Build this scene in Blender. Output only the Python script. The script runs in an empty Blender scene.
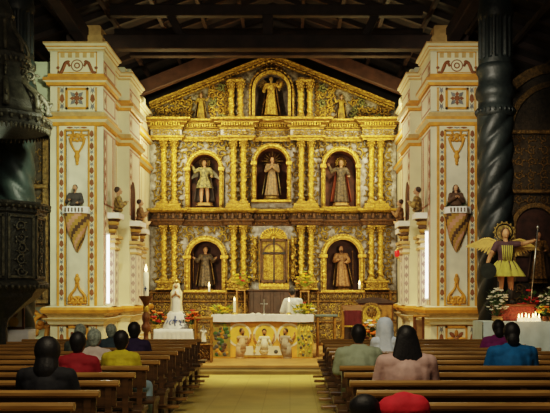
import bpy, bmesh, math, random
import numpy as np
from mathutils import Vector, Matrix, Euler
PI = math.pi
random.seed(7)
SC = bpy.context.scene
COL = SC.collection
# ------------------------------------------------------------------ camera
F, VX, VY, EYE = 800.0, 290.0, 295.0, 1.65
def P(px, py, Y):
    s = F / Y
    return Vector(((px - VX) / s, Y, EYE - (py - VY) / s))
def PX(px, Y): return (px - VX) * Y / F
def PZ(py, Y): return EYE - (py - VY) * Y / F
cd = bpy.data.cameras.new('camera'); co = bpy.data.objects.new('camera', cd); COL.objects.link(co)
cd.sensor_width = 36; cd.lens = F / 550 * 36
cd.shift_x = (275 - VX) / 550; cd.shift_y = (VY - 206.5) / 550
co.location = (0, 0, EYE); co.rotation_euler = (PI / 2, 0, 0)
SC.camera = co
SC.view_settings.view_transform = 'Filmic'
SC.view_settings.look = 'Medium High Contrast'
SC.view_settings.exposure = 0.0
# ------------------------------------------------------------------ materials
M = {}
def mat(name, c, rough=.6, metal=0., var=.25, scale=8., bump=0., bscale=None, c2=None, emit=0., ao=0., coat=0., stretch=None, detail=3, alpha=None, trans=0.):
    m = bpy.data.materials.new(name); m.use_nodes = True
    nt = m.node_tree; N = nt.nodes; L = nt.links
    b = N['Principled BSDF']
    b.inputs['Roughness'].default_value = rough; b.inputs['Metallic'].default_value = metal
    b.inputs['Coat Weight'].default_value = coat
    tc = N.new('ShaderNodeTexCoord'); src = tc.outputs['Object']
    if stretch:
        mp = N.new('ShaderNodeMapping'); mp.inputs['Scale'].default_value = stretch
        L.new(src, mp.inputs['Vector']); src = mp.outputs['Vector']
    nz = N.new('ShaderNodeTexNoise'); nz.inputs['Scale'].default_value = scale; nz.inputs['Detail'].default_value = detail
    L.new(src, nz.inputs['Vector'])
    rp = N.new('ShaderNodeValToRGB')
    c = tuple(c)
    if c2 is None:
        c2 = tuple(x * (1 - var) for x in c); c1 = tuple(min(1, x * (1 + var * .6)) for x in c)
    else: c1 = c
    rp.color_ramp.elements[0].position = .32; rp.color_ramp.elements[1].position = .68
    rp.color_ramp.elements[0].color = (*c2, 1); rp.color_ramp.elements[1].color = (*c1, 1)
    L.new(nz.outputs['Fac'], rp.inputs['Fac'])
    out = rp.outputs['Color']
    if ao > 0:  # darkens creases and corners in the base colour, in place of shade
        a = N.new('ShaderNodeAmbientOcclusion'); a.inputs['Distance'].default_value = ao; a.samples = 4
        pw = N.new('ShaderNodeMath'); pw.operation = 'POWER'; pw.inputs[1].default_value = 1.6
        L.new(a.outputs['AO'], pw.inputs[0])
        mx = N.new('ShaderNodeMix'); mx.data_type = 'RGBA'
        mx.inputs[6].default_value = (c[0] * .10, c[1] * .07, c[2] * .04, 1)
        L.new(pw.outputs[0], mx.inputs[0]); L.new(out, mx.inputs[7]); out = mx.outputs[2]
    L.new(out, b.inputs['Base Color'])
    if bump:
        n2 = N.new('ShaderNodeTexNoise'); n2.inputs['Scale'].default_value = bscale or scale * 3; n2.inputs['Detail'].default_value = 4
        L.new(src, n2.inputs['Vector'])
        bp = N.new('ShaderNodeBump'); bp.inputs['Strength'].default_value = bump; bp.inputs['Distance'].default_value = .03
        L.new(n2.outputs['Fac'], bp.inputs['Height']); L.new(bp.outputs['Normal'], b.inputs['Normal'])
    if emit:
        b.inputs['Emission Color'].default_value = (*c, 1); b.inputs['Emission Strength'].default_value = emit
    if trans: b.inputs['Transmission Weight'].default_value = trans
    M[name] = m
    return m
GOLD = (.80, .49, .07)
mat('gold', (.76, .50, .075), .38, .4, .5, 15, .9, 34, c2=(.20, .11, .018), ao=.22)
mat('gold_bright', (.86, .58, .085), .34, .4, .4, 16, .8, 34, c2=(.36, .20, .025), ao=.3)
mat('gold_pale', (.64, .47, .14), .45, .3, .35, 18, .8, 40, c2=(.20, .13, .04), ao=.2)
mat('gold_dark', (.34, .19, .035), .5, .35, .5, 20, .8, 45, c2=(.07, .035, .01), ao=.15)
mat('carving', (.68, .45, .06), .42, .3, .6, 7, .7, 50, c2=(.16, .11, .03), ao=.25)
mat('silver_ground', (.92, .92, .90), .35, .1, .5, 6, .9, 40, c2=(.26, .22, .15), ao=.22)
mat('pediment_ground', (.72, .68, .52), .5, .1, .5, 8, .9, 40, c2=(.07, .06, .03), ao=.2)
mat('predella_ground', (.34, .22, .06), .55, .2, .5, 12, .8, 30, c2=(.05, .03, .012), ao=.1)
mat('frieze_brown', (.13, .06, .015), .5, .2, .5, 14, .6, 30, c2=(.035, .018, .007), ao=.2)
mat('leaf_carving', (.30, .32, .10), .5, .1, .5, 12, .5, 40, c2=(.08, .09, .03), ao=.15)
mat('niche_dark', (.055, .022, .014), .8, 0, .5, 5)
mat('niche_red', (.13, .045, .02), .7, 0, .5, 5, c2=(.04, .018, .01))
mat('niche_grey', (.14, .12, .10), .7, 0, .5, 8, c2=(.05, .04, .035))
mat('cream', (.70, .65, .44), .8, 0, .08, 2.0, .08, 8)
mat('cream_side', (.68, .60, .45), .8, 0, .08, 2.0, .08, 8)
mat('ochre', (.60, .275, .03), .6, 0, .25, 6, .15)
mat('ochre_deep', (.50, .22, .03), .6, 0, .25, 8)
mat('tan', (.52, .34, .13), .7, 0, .2, 8)
mat('stencil_red', (.24, .085, .03), .75, 0, .3, 10)
mat('stencil_pink', (.45, .20, .13), .75, 0, .25, 10)
mat('stencil_blue', (.19, .19, .19), .75, 0, .3, 10)
mat('panel_cream', (.72, .67, .50), .8, 0, .12, 3)  # own lighter cream of the sunk pier panels
mat('wood_pew', (.10, .052, .017), .40, 0, .45, 3.0, .12, 8, stretch=(.6, 6, 6), coat=.15)
mat('wood_pew_lit', (.38, .21, .06), .30, 0, .35, 3.0, .1, 8, stretch=(.6, 6, 6), coat=.2)  # paler copy of the pew wood; lit edges are put into its colour
mat('wood_dark', (.045, .024, .015), .6, 0, .5, 4, .3, 10)
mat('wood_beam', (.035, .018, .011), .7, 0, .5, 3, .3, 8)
mat('wood_rake', (.075, .036, .022), .65, 0, .4, 3, .3, 8)
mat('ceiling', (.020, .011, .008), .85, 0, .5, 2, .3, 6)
mat('wood_mid', (.15, .055, .018), .45, 0, .4, 6, .15, 12)
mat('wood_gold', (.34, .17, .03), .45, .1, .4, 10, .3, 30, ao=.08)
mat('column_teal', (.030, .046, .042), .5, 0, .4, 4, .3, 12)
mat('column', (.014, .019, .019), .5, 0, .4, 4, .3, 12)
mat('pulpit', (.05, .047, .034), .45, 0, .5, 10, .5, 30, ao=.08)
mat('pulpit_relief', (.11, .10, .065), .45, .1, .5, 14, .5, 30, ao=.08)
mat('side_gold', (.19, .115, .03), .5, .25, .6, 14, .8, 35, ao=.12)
mat('side_ground', (.05, .035, .018), .7, 0, .5, 12, .6, 30)
mat('wall_white', (.48, .55, .38), .85, 0, .12, 2)
mat('wall_dark', (.10, .085, .06), .9, 0, .3, 2)
mat('white_cloth', (.83, .83, .86), .85, 0, .06, 5, .15, 20)
mat('blue_cloth', (.62, .76, .84), .85, 0, .1, 5, .2, 14)
mat('blue_mark', (.08, .12, .35), .8)
mat('white', (.85, .83, .78), .6, 0, .05, 5)
mat('wax', (.88, .82, .68), .5, 0, .05, 5)
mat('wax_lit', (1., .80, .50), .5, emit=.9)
mat('flame', (1., .62, .22), .5, emit=16)
mat('tube_glow', (1., .93, .82), .5, emit=5)
mat('metal', (.5, .5, .5), .35, .9, .1, 5)
mat('black_metal', (.012, .012, .012), .4, .3, .2, 5)
mat('brass', (.7, .5, .15), .3, .8, .15, 5)
mat('skin', (.36, .17, .09), .55, 0, .1, 10)
mat('statue_skin', (.48, .26, .14), .5, 0, .12, 10)
mat('hair_black', (.012, .010, .010), .55, 0, .4, 30, .15, 60)
mat('hair_brown', (.05, .025, .014), .5, 0, .4, 30, .4, 60)
mat('hair_grey', (.33, .38, .33), .7, 0, .4, 30, .5, 50)
mat('fl_orange', (.85, .22, .03), .6, 0, .3, 20); mat('fl_red', (.55, .03, .03), .6, 0, .3, 20)
mat('fl_yellow', (.85, .60, .03), .6, 0, .25, 20); mat('fl_white', (.85, .85, .78), .6, 0, .1, 20)
mat('leaf', (.05, .12, .03), .6, 0, .4, 20); mat('leaf_lime', (.28, .34, .03), .6, 0, .3, 20)
mat('red_cloth', (.10, .012, .018), .85, 0, .3, 6); mat('red_box', (.24, .03, .02), .5, 0, .6, 22, .5, 40)
mat('red_glass', (.7, .02, .02), .2, 0, .1, 5, emit=.6)
mat('desk_teal', (.16, .22, .22), .5, 0, .2, 5)
# robe and fabric colours
for n, c in dict(shirt_black=(.012, .012, .016), shirt_red=(.30, .012, .02), shirt_yellow=(.62, .50, .015), shirt_white=(.70, .58, .52),
                 shirt_teal=(.05, .085, .11), shirt_navy=(.035, .02, .075), shirt_sage=(.40, .46, .32), shirt_pink=(.66, .42, .37),
                 shirt_scarlet=(.80, .03, .05), shirt_purple=(.26, .035, .21), shirt_blue=(.005, .15, .38), shirt_olive=(.10, .12, .10), alb=(.60, .64, .64),
                 jeans=(.28, .40, .50), trousers_dark=(.03, .03, .035), trousers_sage=(.40, .46, .34), veil=(.86, .94, .97),
                 rb_gold=(.55, .36, .08), rb_brown=(.10, .055, .03), rb_dark=(.06, .05, .045), rb_green=(.13, .14, .07), rb_red=(.28, .07, .03),
                 rb_tan=(.30, .16, .065), rb_rose=(.55, .28, .18), rb_silver=(.30, .28, .20), wing_gold=(.58, .40, .11), rb_cream=(.88, .78, .50), rb_lime=(.50, .47, .10), rb_violet=(.07, .035, .05),
                 rb_yellow=(.42, .24, .05), rb_beige=(.60, .42, .25), rb_grey=(.45, .38, .30)).items():
    mat(n, c, .8, 0, .18, 9, .15, 25)
for n, a, b in (('brocade_green', (.44, .37, .13), (.07, .075, .045)), ('brocade_rose', (.42, .25, .10), (.15, .13, .09)), ('brocade_dark', (.17, .12, .06), (.03, .028, .024)),
                ('brocade_gold', (.46, .30, .07), (.07, .035, .02)), ('brocade_tan', (.42, .23, .08), (.17, .075, .03))):
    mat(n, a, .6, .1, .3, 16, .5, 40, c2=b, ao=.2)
# ------------------------------------------------------------------ mesh builder
class MB:
    def __init__(s): s.v = []; s.f = []; s.m = []; s.mi = 0; s.sm = []; s.smooth = False
    def use(s, i, smooth=None):
        s.mi = i
        if smooth is not None: s.smooth = smooth
        return s
    def add(s, vs, fs, smooth=None):
        o = len(s.v); s.v += [tuple(x) for x in vs]
        for f in fs:
            s.f.append(tuple(o + i for i in f)); s.m.append(s.mi); s.sm.append(s.smooth if smooth is None else smooth)
        return s
    def box(s, x0, x1, y0, y1, z0, z1, M4=None):
        vs = [Vector((x, y, z)) for z in (z0, z1) for y in (y0, y1) for x in (x0, x1)]
        if M4: vs = [M4 @ v for v in vs]
        return s.add(vs, [(0, 2, 3, 1), (4, 5, 7, 6), (0, 1, 5, 4), (2, 6, 7, 3), (0, 4, 6, 2), (1, 3, 7, 5)], False)
    def bbox(s, x0, x1, y0, y1, z0, z1, b=.01):   # box with bevelled vertical/long edges (octagonal section along longest axis)
        d = [x1 - x0, y1 - y0, z1 - z0]; ax = d.index(max(d)); lo = (x0, y0, z0); hi = (x1, y1, z1)
        a, c = [i for i in range(3) if i != ax]
        b = min(b, d[a] * .45, d[c] * .45)
        pr = [(lo[a] + b, lo[c]), (hi[a] - b, lo[c]), (hi[a], lo[c] + b), (hi[a], hi[c] - b), (hi[a] - b, hi[c]), (lo[a] + b, hi[c]), (lo[a], hi[c] - b), (lo[a], lo[c] + b)]
        vs = []
        for e in (lo[ax], hi[ax]):
            for p in pr:
                v = [0, 0, 0]; v[ax] = e; v[a] = p[0]; v[c] = p[1]; vs.append(v)
        fs = [tuple(range(7, -1, -1)), tuple(range(8, 16))] + [(i, (i + 1) % 8, 8 + (i + 1) % 8, 8 + i) for i in range(8)]
        return s.add(vs, fs, False)
    def prism(s, poly, y0, y1, axis='y', caps=True, smooth=False):
        n = len(poly)
        def pt(p, e): return {'y': (p[0], e, p[1]), 'x': (e, p[0], p[1]), 'z': (p[0], p[1], e)}[axis]
        vs = [pt(p, y0) for p in poly] + [pt(p, y1) for p in poly]
        s.add(vs, [(i, (i + 1) % n, n + (i + 1) % n, n + i) for i in range(n)], smooth)
        if caps: s.add(vs, [tuple(range(n)), tuple(range(2 * n - 1, n - 1, -1))], False)
        return s
    def lathe(s, prof, c, seg=16, smooth=True, M4=None, rip=0, nrip=8, arc=(0, 2 * PI), sy=1.):
        vs = []; full = abs(arc[1] - arc[0] - 2 * PI) < 1e-4; n = seg if full else seg + 1
        for r, z in prof:
            for i in range(n):
                a = arc[0] + (arc[1] - arc[0]) * i / seg
                rr = r * (1 + rip * math.cos(nrip * a))
                v = Vector((rr * math.cos(a), rr * math.sin(a) * sy, z))
                vs.append((M4 @ v if M4 else v) + Vector(c))
        fs = []
        for j in range(len(prof) - 1):
            for i in range(seg):
                k = (i + 1) % n
                fs.append((j * n + i, j * n + k, (j + 1) * n + k, (j + 1) * n + i))
        s.add(vs, fs, smooth)
        if full: s.add(vs, [tuple(range(n - 1, -1, -1)), tuple((len(prof) - 1) * n + i for i in range(n))], False)
        return s
    def ell(s, c, r, seg=10, rings=6, M4=None):
        if isinstance(r, (int, float)): r = (r, r, r)
        vs = []; c = Vector(c)
        for j in range(rings + 1):
            t = PI * j / rings
            for i in range(seg):
                a = 2 * PI * i / seg
                q = max(math.sin(t), 1e-3)
                v = Vector((r[0] * q * math.cos(a), r[1] * q * math.sin(a), -r[2] * math.cos(t)))
                vs.append((M4 @ v if M4 else v) + c)
        fs = [(j * seg + i, j * seg + (i + 1) % seg, (j + 1) * seg + (i + 1) % seg, (j + 1) * seg + i) for j in range(rings) for i in range(seg)]
        fs += [tuple(range(seg - 1, -1, -1)), tuple(rings * seg + i for i in range(seg))]
        return s.add(vs, fs, True)
    def tube(s, pts, r, seg=6, smooth=True):
        pts = [Vector(p) for p in pts]; n = len(pts); vs = []
        if isinstance(r, (int, float)): r = [r] * n
        up = None
        for i, p in enumerate(pts):
            d = (pts[min(i + 1, n - 1)] - pts[max(i - 1, 0)])
            d = d.normalized() if d.length > 1e-9 else Vector((0, 0, 1))
            if up is None: up = Vector((0, 0, 1)) if abs(d.z) < .9 else Vector((0, 1, 0))
            a = d.cross(up)
            if a.length < 1e-4: a = d.cross(Vector((1, .3, 0)))
            a.normalize(); b = a.cross(d); up = b
            for k in range(seg):
                t = 2 * PI * k / seg
                vs.append(p + (a * math.cos(t) + b * math.sin(t)) * r[i])
        fs = [(i * seg + k, (i + 1) * seg + k, (i + 1) * seg + (k + 1) % seg, i * seg + (k + 1) % seg) for i in range(n - 1) for k in range(seg)]
        fs += [tuple(range(seg)), tuple((n - 1) * seg + k for k in range(seg - 1, -1, -1))]
        return s.add(vs, fs, smooth)
    def cap(s, p0, r0, p1, r1, seg=10):            # tapered capsule
        p0, p1 = Vector(p0), Vector(p1)
        s.ell(p0, r0, seg, 6); s.ell(p1, r1, seg, 6)
        return s.tube([p0, p1], [r0, r1], seg)
    def chain(s, pts, rs, seg=10):
        for i in range(len(pts) - 1): s.cap(pts[i], rs[i], pts[i + 1], rs[i + 1], seg)
        return s
    def sweep(s, path, prof, z=0, left=True, closed=False):   # moulding: path in plan, prof = (outward offset, height)
        n = len(path); vs = []; q = [Vector(p) for p in path]; sg = 1 if left else -1
        for i, p in enumerate(q):
            a = (q[i] - q[i - 1]).normalized() if (i > 0 or closed) else None
            b = (q[(i + 1) % n] - q[i]).normalized() if (i < n - 1 or closed) else None
            na = Vector((-a.y, a.x)) * sg if a else None; nb = Vector((-b.y, b.x)) * sg if b else None
            if na is None: m = nb
            elif nb is None: m = na
            else:
                m = na + nb; m = m / max(m.dot(na), .2) if m.length > 1e-6 else na
            for o, h in prof: vs.append((p.x + m.x * o, p.y + m.y * o, z + h))
        k = len(prof); fs = []
        for i in range(n if closed else n - 1):
            for j in range(k - 1):
                i2 = (i + 1) % n
                fs.append((i * k + j, i2 * k + j, i2 * k + j + 1, i * k + j + 1))
        if not closed: fs += [tuple(range(k)), tuple((n - 1) * k + j for j in range(k - 1, -1, -1))]
        return s.add(vs, fs, False)
    def spiral(s, c, size, turns=1.6, a0=0, flip=1, y=0, r=.016, tail=None, seg=5):   # carved scroll lying in the xz plane
        pts = []; rs = []; n = 22
        for i in range(n):
            t = i / (n - 1); a = a0 + flip * turns * 2 * PI * (1 - t); rad = size * (.12 + .88 * t)
            pts.append((c[0] + rad * math.cos(a), y, c[1] + rad * math.sin(a))); rs.append(r * (.6 + .6 * t))
        s.tube(pts, rs, seg)
        s.ell((c[0], y, c[1]), r * 1.5, 6, 4)
        for k in (6, 10, 13, 16, 19):
            p = pts[k]; d = Vector((p[0] - c[0], 0, p[2] - c[1])).normalized()
            e = Vector(p) + d * r * 2.0
            an = math.atan2(d.z, d.x)
            s.ell(e, (r * 2.2, r * .8, r * 1.1), 6, 4, Matrix.Rotation(-an - .5 * flip, 4, 'Y'))
        return s
    def arch_ring(s, cx, zs, r0, r1, y0, y1, z0, n=16):   # arched frame: jambs and half ring
        inn = [(cx - r0, z0)] + [(cx - r0 * math.cos(PI * i / n), zs + r0 * math.sin(PI * i / n)) for i in range(n + 1)] + [(cx + r0, z0)]
        out = [(cx - r1, z0)] + [(cx - r1 * math.cos(PI * i / n), zs + r1 * math.sin(PI * i / n)) for i in range(n + 1)] + [(cx + r1, z0)]
        k = len(inn); vs = []
        for y in (y0, y1): vs += [(p[0], y, p[1]) for p in inn] + [(p[0], y, p[1]) for p in out]
        fs = []
        for i in range(k - 1):
            fs += [(i, i + 1, k + i + 1, k + i), (2 * k + i, 3 * k + i, 3 * k + i + 1, 2 * k + i + 1), (i, 2 * k + i, 2 * k + i + 1, i + 1), (k + i, k + i + 1, 3 * k + i + 1, 3 * k + i)]
        fs += [(0, k, 3 * k, 2 * k), (k - 1, 3 * k - 1, 4 * k - 1, 2 * k - 1)]
        return s.add(vs, fs, False)
    def arch_cell(s, x0, x1, z0, z1, cx, r, zs, y, zb=None, n=16):   # wall rectangle with an arched hole
        zb = z0 if zb is None else zb
        def q(a, b, c, d): s.add([(p[0], y, p[1]) for p in (a, b, c, d)], [(0, 1, 2, 3)], False)
        if cx - r > x0: q((x0, z0), (cx - r, z0), (cx - r, z1), (x0, z1))
        if cx + r < x1: q((cx + r, z0), (x1, z0), (x1, z1), (cx + r, z1))
        if zb > z0: q((cx - r, z0), (cx + r, z0), (cx + r, zb), (cx - r, zb))
        for i in range(n):
            a, b = PI * i / n, PI * (i + 1) / n
            q((cx - r * math.cos(a), zs + r * math.sin(a)), (cx - r * math.cos(b), zs + r * math.sin(b)), (cx - r * math.cos(b), z1), (cx - r * math.cos(a), z1))
        return s
    def mesh(s, name, mats):
        me = bpy.data.meshes.new(name); me.from_pydata(s.v, [], s.f)
        for m in (mats if isinstance(mats, (list, tuple)) else [mats]): me.materials.append(M[m] if isinstance(m, str) else m)
        me.polygons.foreach_set('material_index', s.m); me.polygons.foreach_set('use_smooth', s.sm)
        bm = bmesh.new(); bm.from_mesh(me); bmesh.ops.recalc_face_normals(bm, faces=bm.faces); bm.to_mesh(me); bm.free()
        me.update(); return me
    def build(s, name, mats, parent=None, loc=None):
        return link(name, s.mesh(name, mats), parent, loc)
def link(name, me, parent=None, loc=None, rz=0):
    o = bpy.data.objects.new(name, me); COL.objects.link(o)
    if parent: o.parent = parent
    if loc is not None: o.location = loc
    if rz: o.rotation_euler.z = rz
    return o
def tag(o, label=None, cat=None, group=None, kind=None):
    if label: o['label'] = label
    if cat: o['category'] = cat
    if group: o['group'] = group
    if kind: o['kind'] = kind
    return o
def thing(name, label, cat, loc=(0, 0, 0), rz=0, group=None):
    o = bpy.data.objects.new(name, None); COL.objects.link(o)
    o.location = loc; o.rotation_euler = (0, 0, rz); o.empty_display_size = .1
    return tag(o, label, cat, group)
def copy_tree(o, parent=None):
    c = o.copy(); COL.objects.link(c)
    if parent: c.parent = parent
    for ch in list(o.children): copy_tree(ch, c)
    return c
def remesh(mb, name, mats, vox=.014, smooth=4, parent=None, loc=None, extra=None):
    me = mb.mesh('tmp', 'skin'); o = bpy.data.objects.new('tmp', me); COL.objects.link(o)
    md = o.modifiers.new('r', 'REMESH'); md.mode = 'VOXEL'; md.voxel_size = vox; md.use_smooth_shade = True
    if smooth:
        sm = o.modifiers.new('s', 'SMOOTH'); sm.iterations = smooth; sm.factor = .5
    dg = bpy.context.evaluated_depsgraph_get(); dg.update()
    ev = o.evaluated_get(dg); m2 = bpy.data.meshes.new_from_object(ev)
    bpy.data.objects.remove(o); bpy.data.meshes.remove(me)
    m2.name = name
    m2.materials.clear()
    for m in (mats if isinstance(mats, (list, tuple)) else [mats]): m2.materials.append(M[m])
    for p in m2.polygons: p.use_smooth = True; p.material_index = 0
    if extra is not None:
        bm = bmesh.new(); bm.from_mesh(m2); e = extra.mesh('e', mats); bm.from_mesh(e); bm.to_mesh(m2); bm.free()
    return link(name, m2, parent, loc)
def struct(o): o['kind'] = 'structure'; return o
# ================================================================== SETTING
mat('stencil_grey', (.36, .26, .24), .75, 0, .25, 10)
AX = -.52                                     # axis of the nave
def floor_mat():
    m = mat('floor', (.68, .55, .16), .5, 0, .18, 1.2, .1, 10)
    nt = m.node_tree; N = nt.nodes; L = nt.links; b = N['Principled BSDF']
    old = b.inputs['Base Color'].links[0].from_socket
    tc = N.new('ShaderNodeTexCoord'); br = N.new('ShaderNodeTexBrick')
    br.offset = 0; br.inputs['Scale'].default_value = 1; br.inputs['Brick Width'].default_value = .4; br.inputs['Row Height'].default_value = .4
    br.inputs['Mortar Size'].default_value = .008; br.inputs['Color1'].default_value = (1, 1, 1, 1); br.inputs['Color2'].default_value = (.93, .94, .9, 1); br.inputs['Mortar'].default_value = (.82, .8, .74, 1)
    L.new(tc.outputs['Object'], br.inputs['Vector'])
    mx = N.new('ShaderNodeMix'); mx.data_type = 'RGBA'; mx.blend_type = 'MULTIPLY'; mx.inputs[0].default_value = 1
    L.new(old, mx.inputs[6]); L.new(br.outputs['Color'], mx.inputs[7]); L.new(mx.outputs[2], b.inputs['Base Color'])
floor_mat()
mat('platform', (.52, .30, .10), .5, 0, .25, 2, .1, 10)
mat('step_edge', (.24, .17, .06), .6, 0, .25, 2)
struct(MB().box(-12, 11, -3, 27, -.2, 0).build('floor', 'floor'))
pf = MB(); pf.box(-8.8, 7.8, 17.0, 26.5, 0.0, .15); pf.use(1).box(-8.8, 7.8, 16.985, 17.0, 0, .11)
struct(pf.build('trim_1', ['platform', 'step_edge']))
lo = MB().box(-2.0, .85, 16.55, 17.0, 0, .07)
struct(lo.build('trim_2', 'step_edge'))
struct(MB().box(-12, 11, 26.5, 26.8, 0, 11).build('wall_back', 'wall_dark'))
struct(MB().box(-12, -11.7, -3, 27, 0, 8).build('wall_west', 'wall_dark'))
struct(MB().box(10.7, 11, -3, 27, 0, 8).build('wall_east', 'wall_dark'))
# ceiling: two slopes of dark boards on rafters
RZ, SL = 10.35, .36
def roofz(x): return RZ - SL * abs(x - AX)
cl = MB()
for sx in (-1, 1):
    xe = -12 if sx < 0 else 11
    cl.prism([(AX, RZ + .02), (xe, roofz(xe) + .02), (xe, roofz(xe) + .15), (AX, RZ + .15)], -3, 27)
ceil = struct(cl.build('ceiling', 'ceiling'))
for k in range(15):
    y = 12.2 + k * .9
    for sx in (-1, 1):
        xe = AX + sx * 8.0
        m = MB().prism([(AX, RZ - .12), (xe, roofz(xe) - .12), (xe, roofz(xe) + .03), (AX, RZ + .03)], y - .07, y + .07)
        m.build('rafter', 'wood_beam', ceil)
for k in range(7):
    for sx in (-1, 1):
        x = AX + sx * (.9 + 1.05 * k)
        MB().box(x - .05, x + .05, 10, 26.4, roofz(x) - .20, roofz(x) - .08).build('purlin', 'wood_dark', ceil)
# ---- chancel walls (painted piers)
XI = {-1: -4.21, 1: 3.17}
def chancel(sx):
    nm = 'left' if sx < 0 else 'right'
    def X(u): return XI[sx] - sx * u
    lf = sx > 0
    plan = [(-1.2, 19.3), (-1.2, 18.05), (0, 18.05), (0, 19.3), (-.2, 19.3), (-.2, 20.45), (.1, 20.45), (.1, 21.9), (-.2, 21.9), (-.2, 25.9)]
    pp = [(X(u), y) for u, y in plan]
    body = MB()
    body.prism(pp + [(X(-1.2), 25.9)], 0, 7.3, 'z')
    root = struct(body.build('wall_' + nm, 'cream'))
    cpath = [(X(u), y) for u, y in plan]; cpath[1] = (X(-1.2), 18.0); cpath[2] = (X(0), 18.0)
    def corn(name, prof, z, mats, bands=None):
        m = MB(); m.sweep(cpath, prof, z, lf)
        if bands:
            k = len(prof) - 1
            # colour by profile strip
            for i in range(len(m.f)): m.m[i] = bands[i % k] if i < (len(cpath) - 1) * k else 0
        return m.build(name, mats, root)
    S = 800 / 18.
    Z = lambda py: PZ(py, 18)
    # top cornice
    corn('top_cornice', [(0, 0), (.03, .01), (.04, .05), (.07, .08), (.07, .11), (.12, .15), (.12, .19), (0, .2)], Z(51.5), ['cream', 'ochre', 'tan'], [0, 2, 0, 1, 0, 2, 0])
    corn('ochre_cornice', [(0, 0), (.05, .01), (.07, .07), (.12, .1), (.12, .17), (.03, .2), (.03, .27), (0, .28)], Z(86), ['cream', 'ochre', 'ochre_deep'], [2, 1, 0, 2, 1, 1, 0])
    corn('mid_cornice', [(0, 0), (.03, .02), (.05, .08), (.12, .13), (.13, .19), (.05, .21), (.05, .30), (0, .33)], Z(126), ['cream', 'ochre', 'tan', 'ochre_deep'], [1, 1, 0, 1, 2, 2, 0])
    corn('base_moulding', [(0, 0), (.03, .03), (.05, .08), (.12, .12), (.13, .15), (.03, .16), (.05, .22), (.15, .27), (.17, .34), (.13, .40), (0, .43)], Z(325), ['cream', 'ochre', 'tan'], [0, 0, 0, 2, 0, 2, 2, 1, 1, 0])
    corn('plinth', [(0, 0), (.08, 0), (.08, .3), (.04, .36), (0, .38)], .15, ['cream', 'tan'], [0, 0, 1, 0])
    # block above the cornice
    b = MB()
    b.bbox(X(-.30) - .22, X(-.30) + .22, 18.3, 19.2, 7.3, 7.6, .03); b.bbox(X(-.30) - .17, X(-.30) + .17, 18.35, 19.2, 7.6, 7.84, .03)
    b.build('beam_block', 'tan', root)
    def fx(px): return PX(px, 18) if sx < 0 else XI[1] + (XI[-1] - PX(px, 18))     # mirrored front-face coordinate
    def fbox(m, a, c, y0, y1, d=.012, base=18.05):
        xa, xb = sorted((fx(a), fx(c))); za, zb = sorted((Z(y0), Z(y1)))
        m.box(xa, xb, base - d, base + .01, za, zb)
    # raised pilaster frame round a sunk panel
    fr = MB()
    for a, c, y0, y1 in ((57, 66, 126, 308), (88, 96.5, 126, 308), (66, 88, 126, 131), (66, 88, 306, 308)): fbox(fr, a, c, y0, y1, .06)
    fr.use(1)
    fbox(fr, 66, 88, 131, 306, .004)
    fr.use(2)
    for a, c, y0, y1 in ((57, 59.2, 126, 308), (94.4, 96.6, 126, 308), (64.2, 66, 130, 307), (88, 89.8, 130, 307), (64.6, 89.4, 129.4, 131), (64.6, 89.4, 305.3, 307), (57, 96.6, 306.6, 308)): fbox(fr, a, c, y0, y1, .066)
    fr.build('pilaster_panel', ['cream', 'panel_cream', 'ochre'], root)
    # stencilled chains of leaves
    st = MB()
    def motif(cx, cz, w, h, y, i):
        st.use(i)
        if i == 0:
            pts = [(cx, cz - h), (cx + w, cz - h * .3), (cx + w * .7, cz + h * .6), (cx, cz + h), (cx - w * .7, cz + h * .6), (cx - w, cz - h * .3)]
        else:
            pts = [(cx, cz - h), (cx + w * .35, cz - h * .2), (cx + w, cz - h * .7), (cx + w * .6, cz + h * .4), (cx + w * .9, cz + h), (cx, cz + h * .4), (cx - w * .9, cz + h), (cx - w * .6, cz + h * .4), (cx - w, cz - h * .7), (cx - w * .35, cz - h * .2)]
        st.prism(pts, y - .003, y + .004)
    for px in (61.6, 91.8):
        k = 0; py = 134
        while py < 303:
            motif(fx(px), Z(py), .05, .085, 17.986, 0); motif(fx(px), Z(py + 6), .042, .055, 17.986, 1)
            py += 12.2
    for px in (70, 77, 84): motif(fx(px), Z(127.8), .08, .022, 17.986, px == 77)
    # upper square with rosette and side leaves
    for px in (61.5, 92):
        motif(fx(px), Z(90), .05, .09, 18.044, 1); motif(fx(px), Z(98), .055, .11, 18.044, 0); motif(fx(px), Z(106), .05, .09, 18.044, 1)
    c0 = (fx(76.5), Z(98))
    for k in range(8):
        a = k * PI / 4; st.use(k % 2)
        d = (math.cos(a), math.sin(a)); n = (-d[1], d[0]); r = .2 if k % 2 else .16
        st.prism([(c0[0] + d[0] * .04, c0[1] + d[1] * .04), (c0[0] + d[0] * r * .6 + n[0] * .045, c0[1] + d[1] * r * .6 + n[1] * .045), (c0[0] + d[0] * r, c0[1] + d[1] * r), (c0[0] + d[0] * r * .6 - n[0] * .045, c0[1] + d[1] * r * .6 - n[1] * .045)], 18.018, 18.024)
    st.use(0).prism([(c0[0] + .06 * math.cos(i * PI / 6), c0[1] + .06 * math.sin(i * PI / 6)) for i in range(12)], 18.012, 18.02)
    # frieze: merlons, wheel and two scrolls
    for k in range(5):
        st.use(2); fbox(st, 60 + k * 7.4, 64 + k * 7.4, 52, 57, .008)
    cx, cz = fx(76.5), Z(65)
    st.use(0)
    for r0, r1 in ((.14, .115), (.07, .04)):
        n = 20
        vs = [(cx + r * math.cos(2 * PI * i / n), 18.042, cz + r * math.sin(2 * PI * i / n)) for r in (r0, r1) for i in range(n)]
        st.add(vs, [(i, (i + 1) % n, n + (i + 1) % n, n + i) for i in range(n)])
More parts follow.
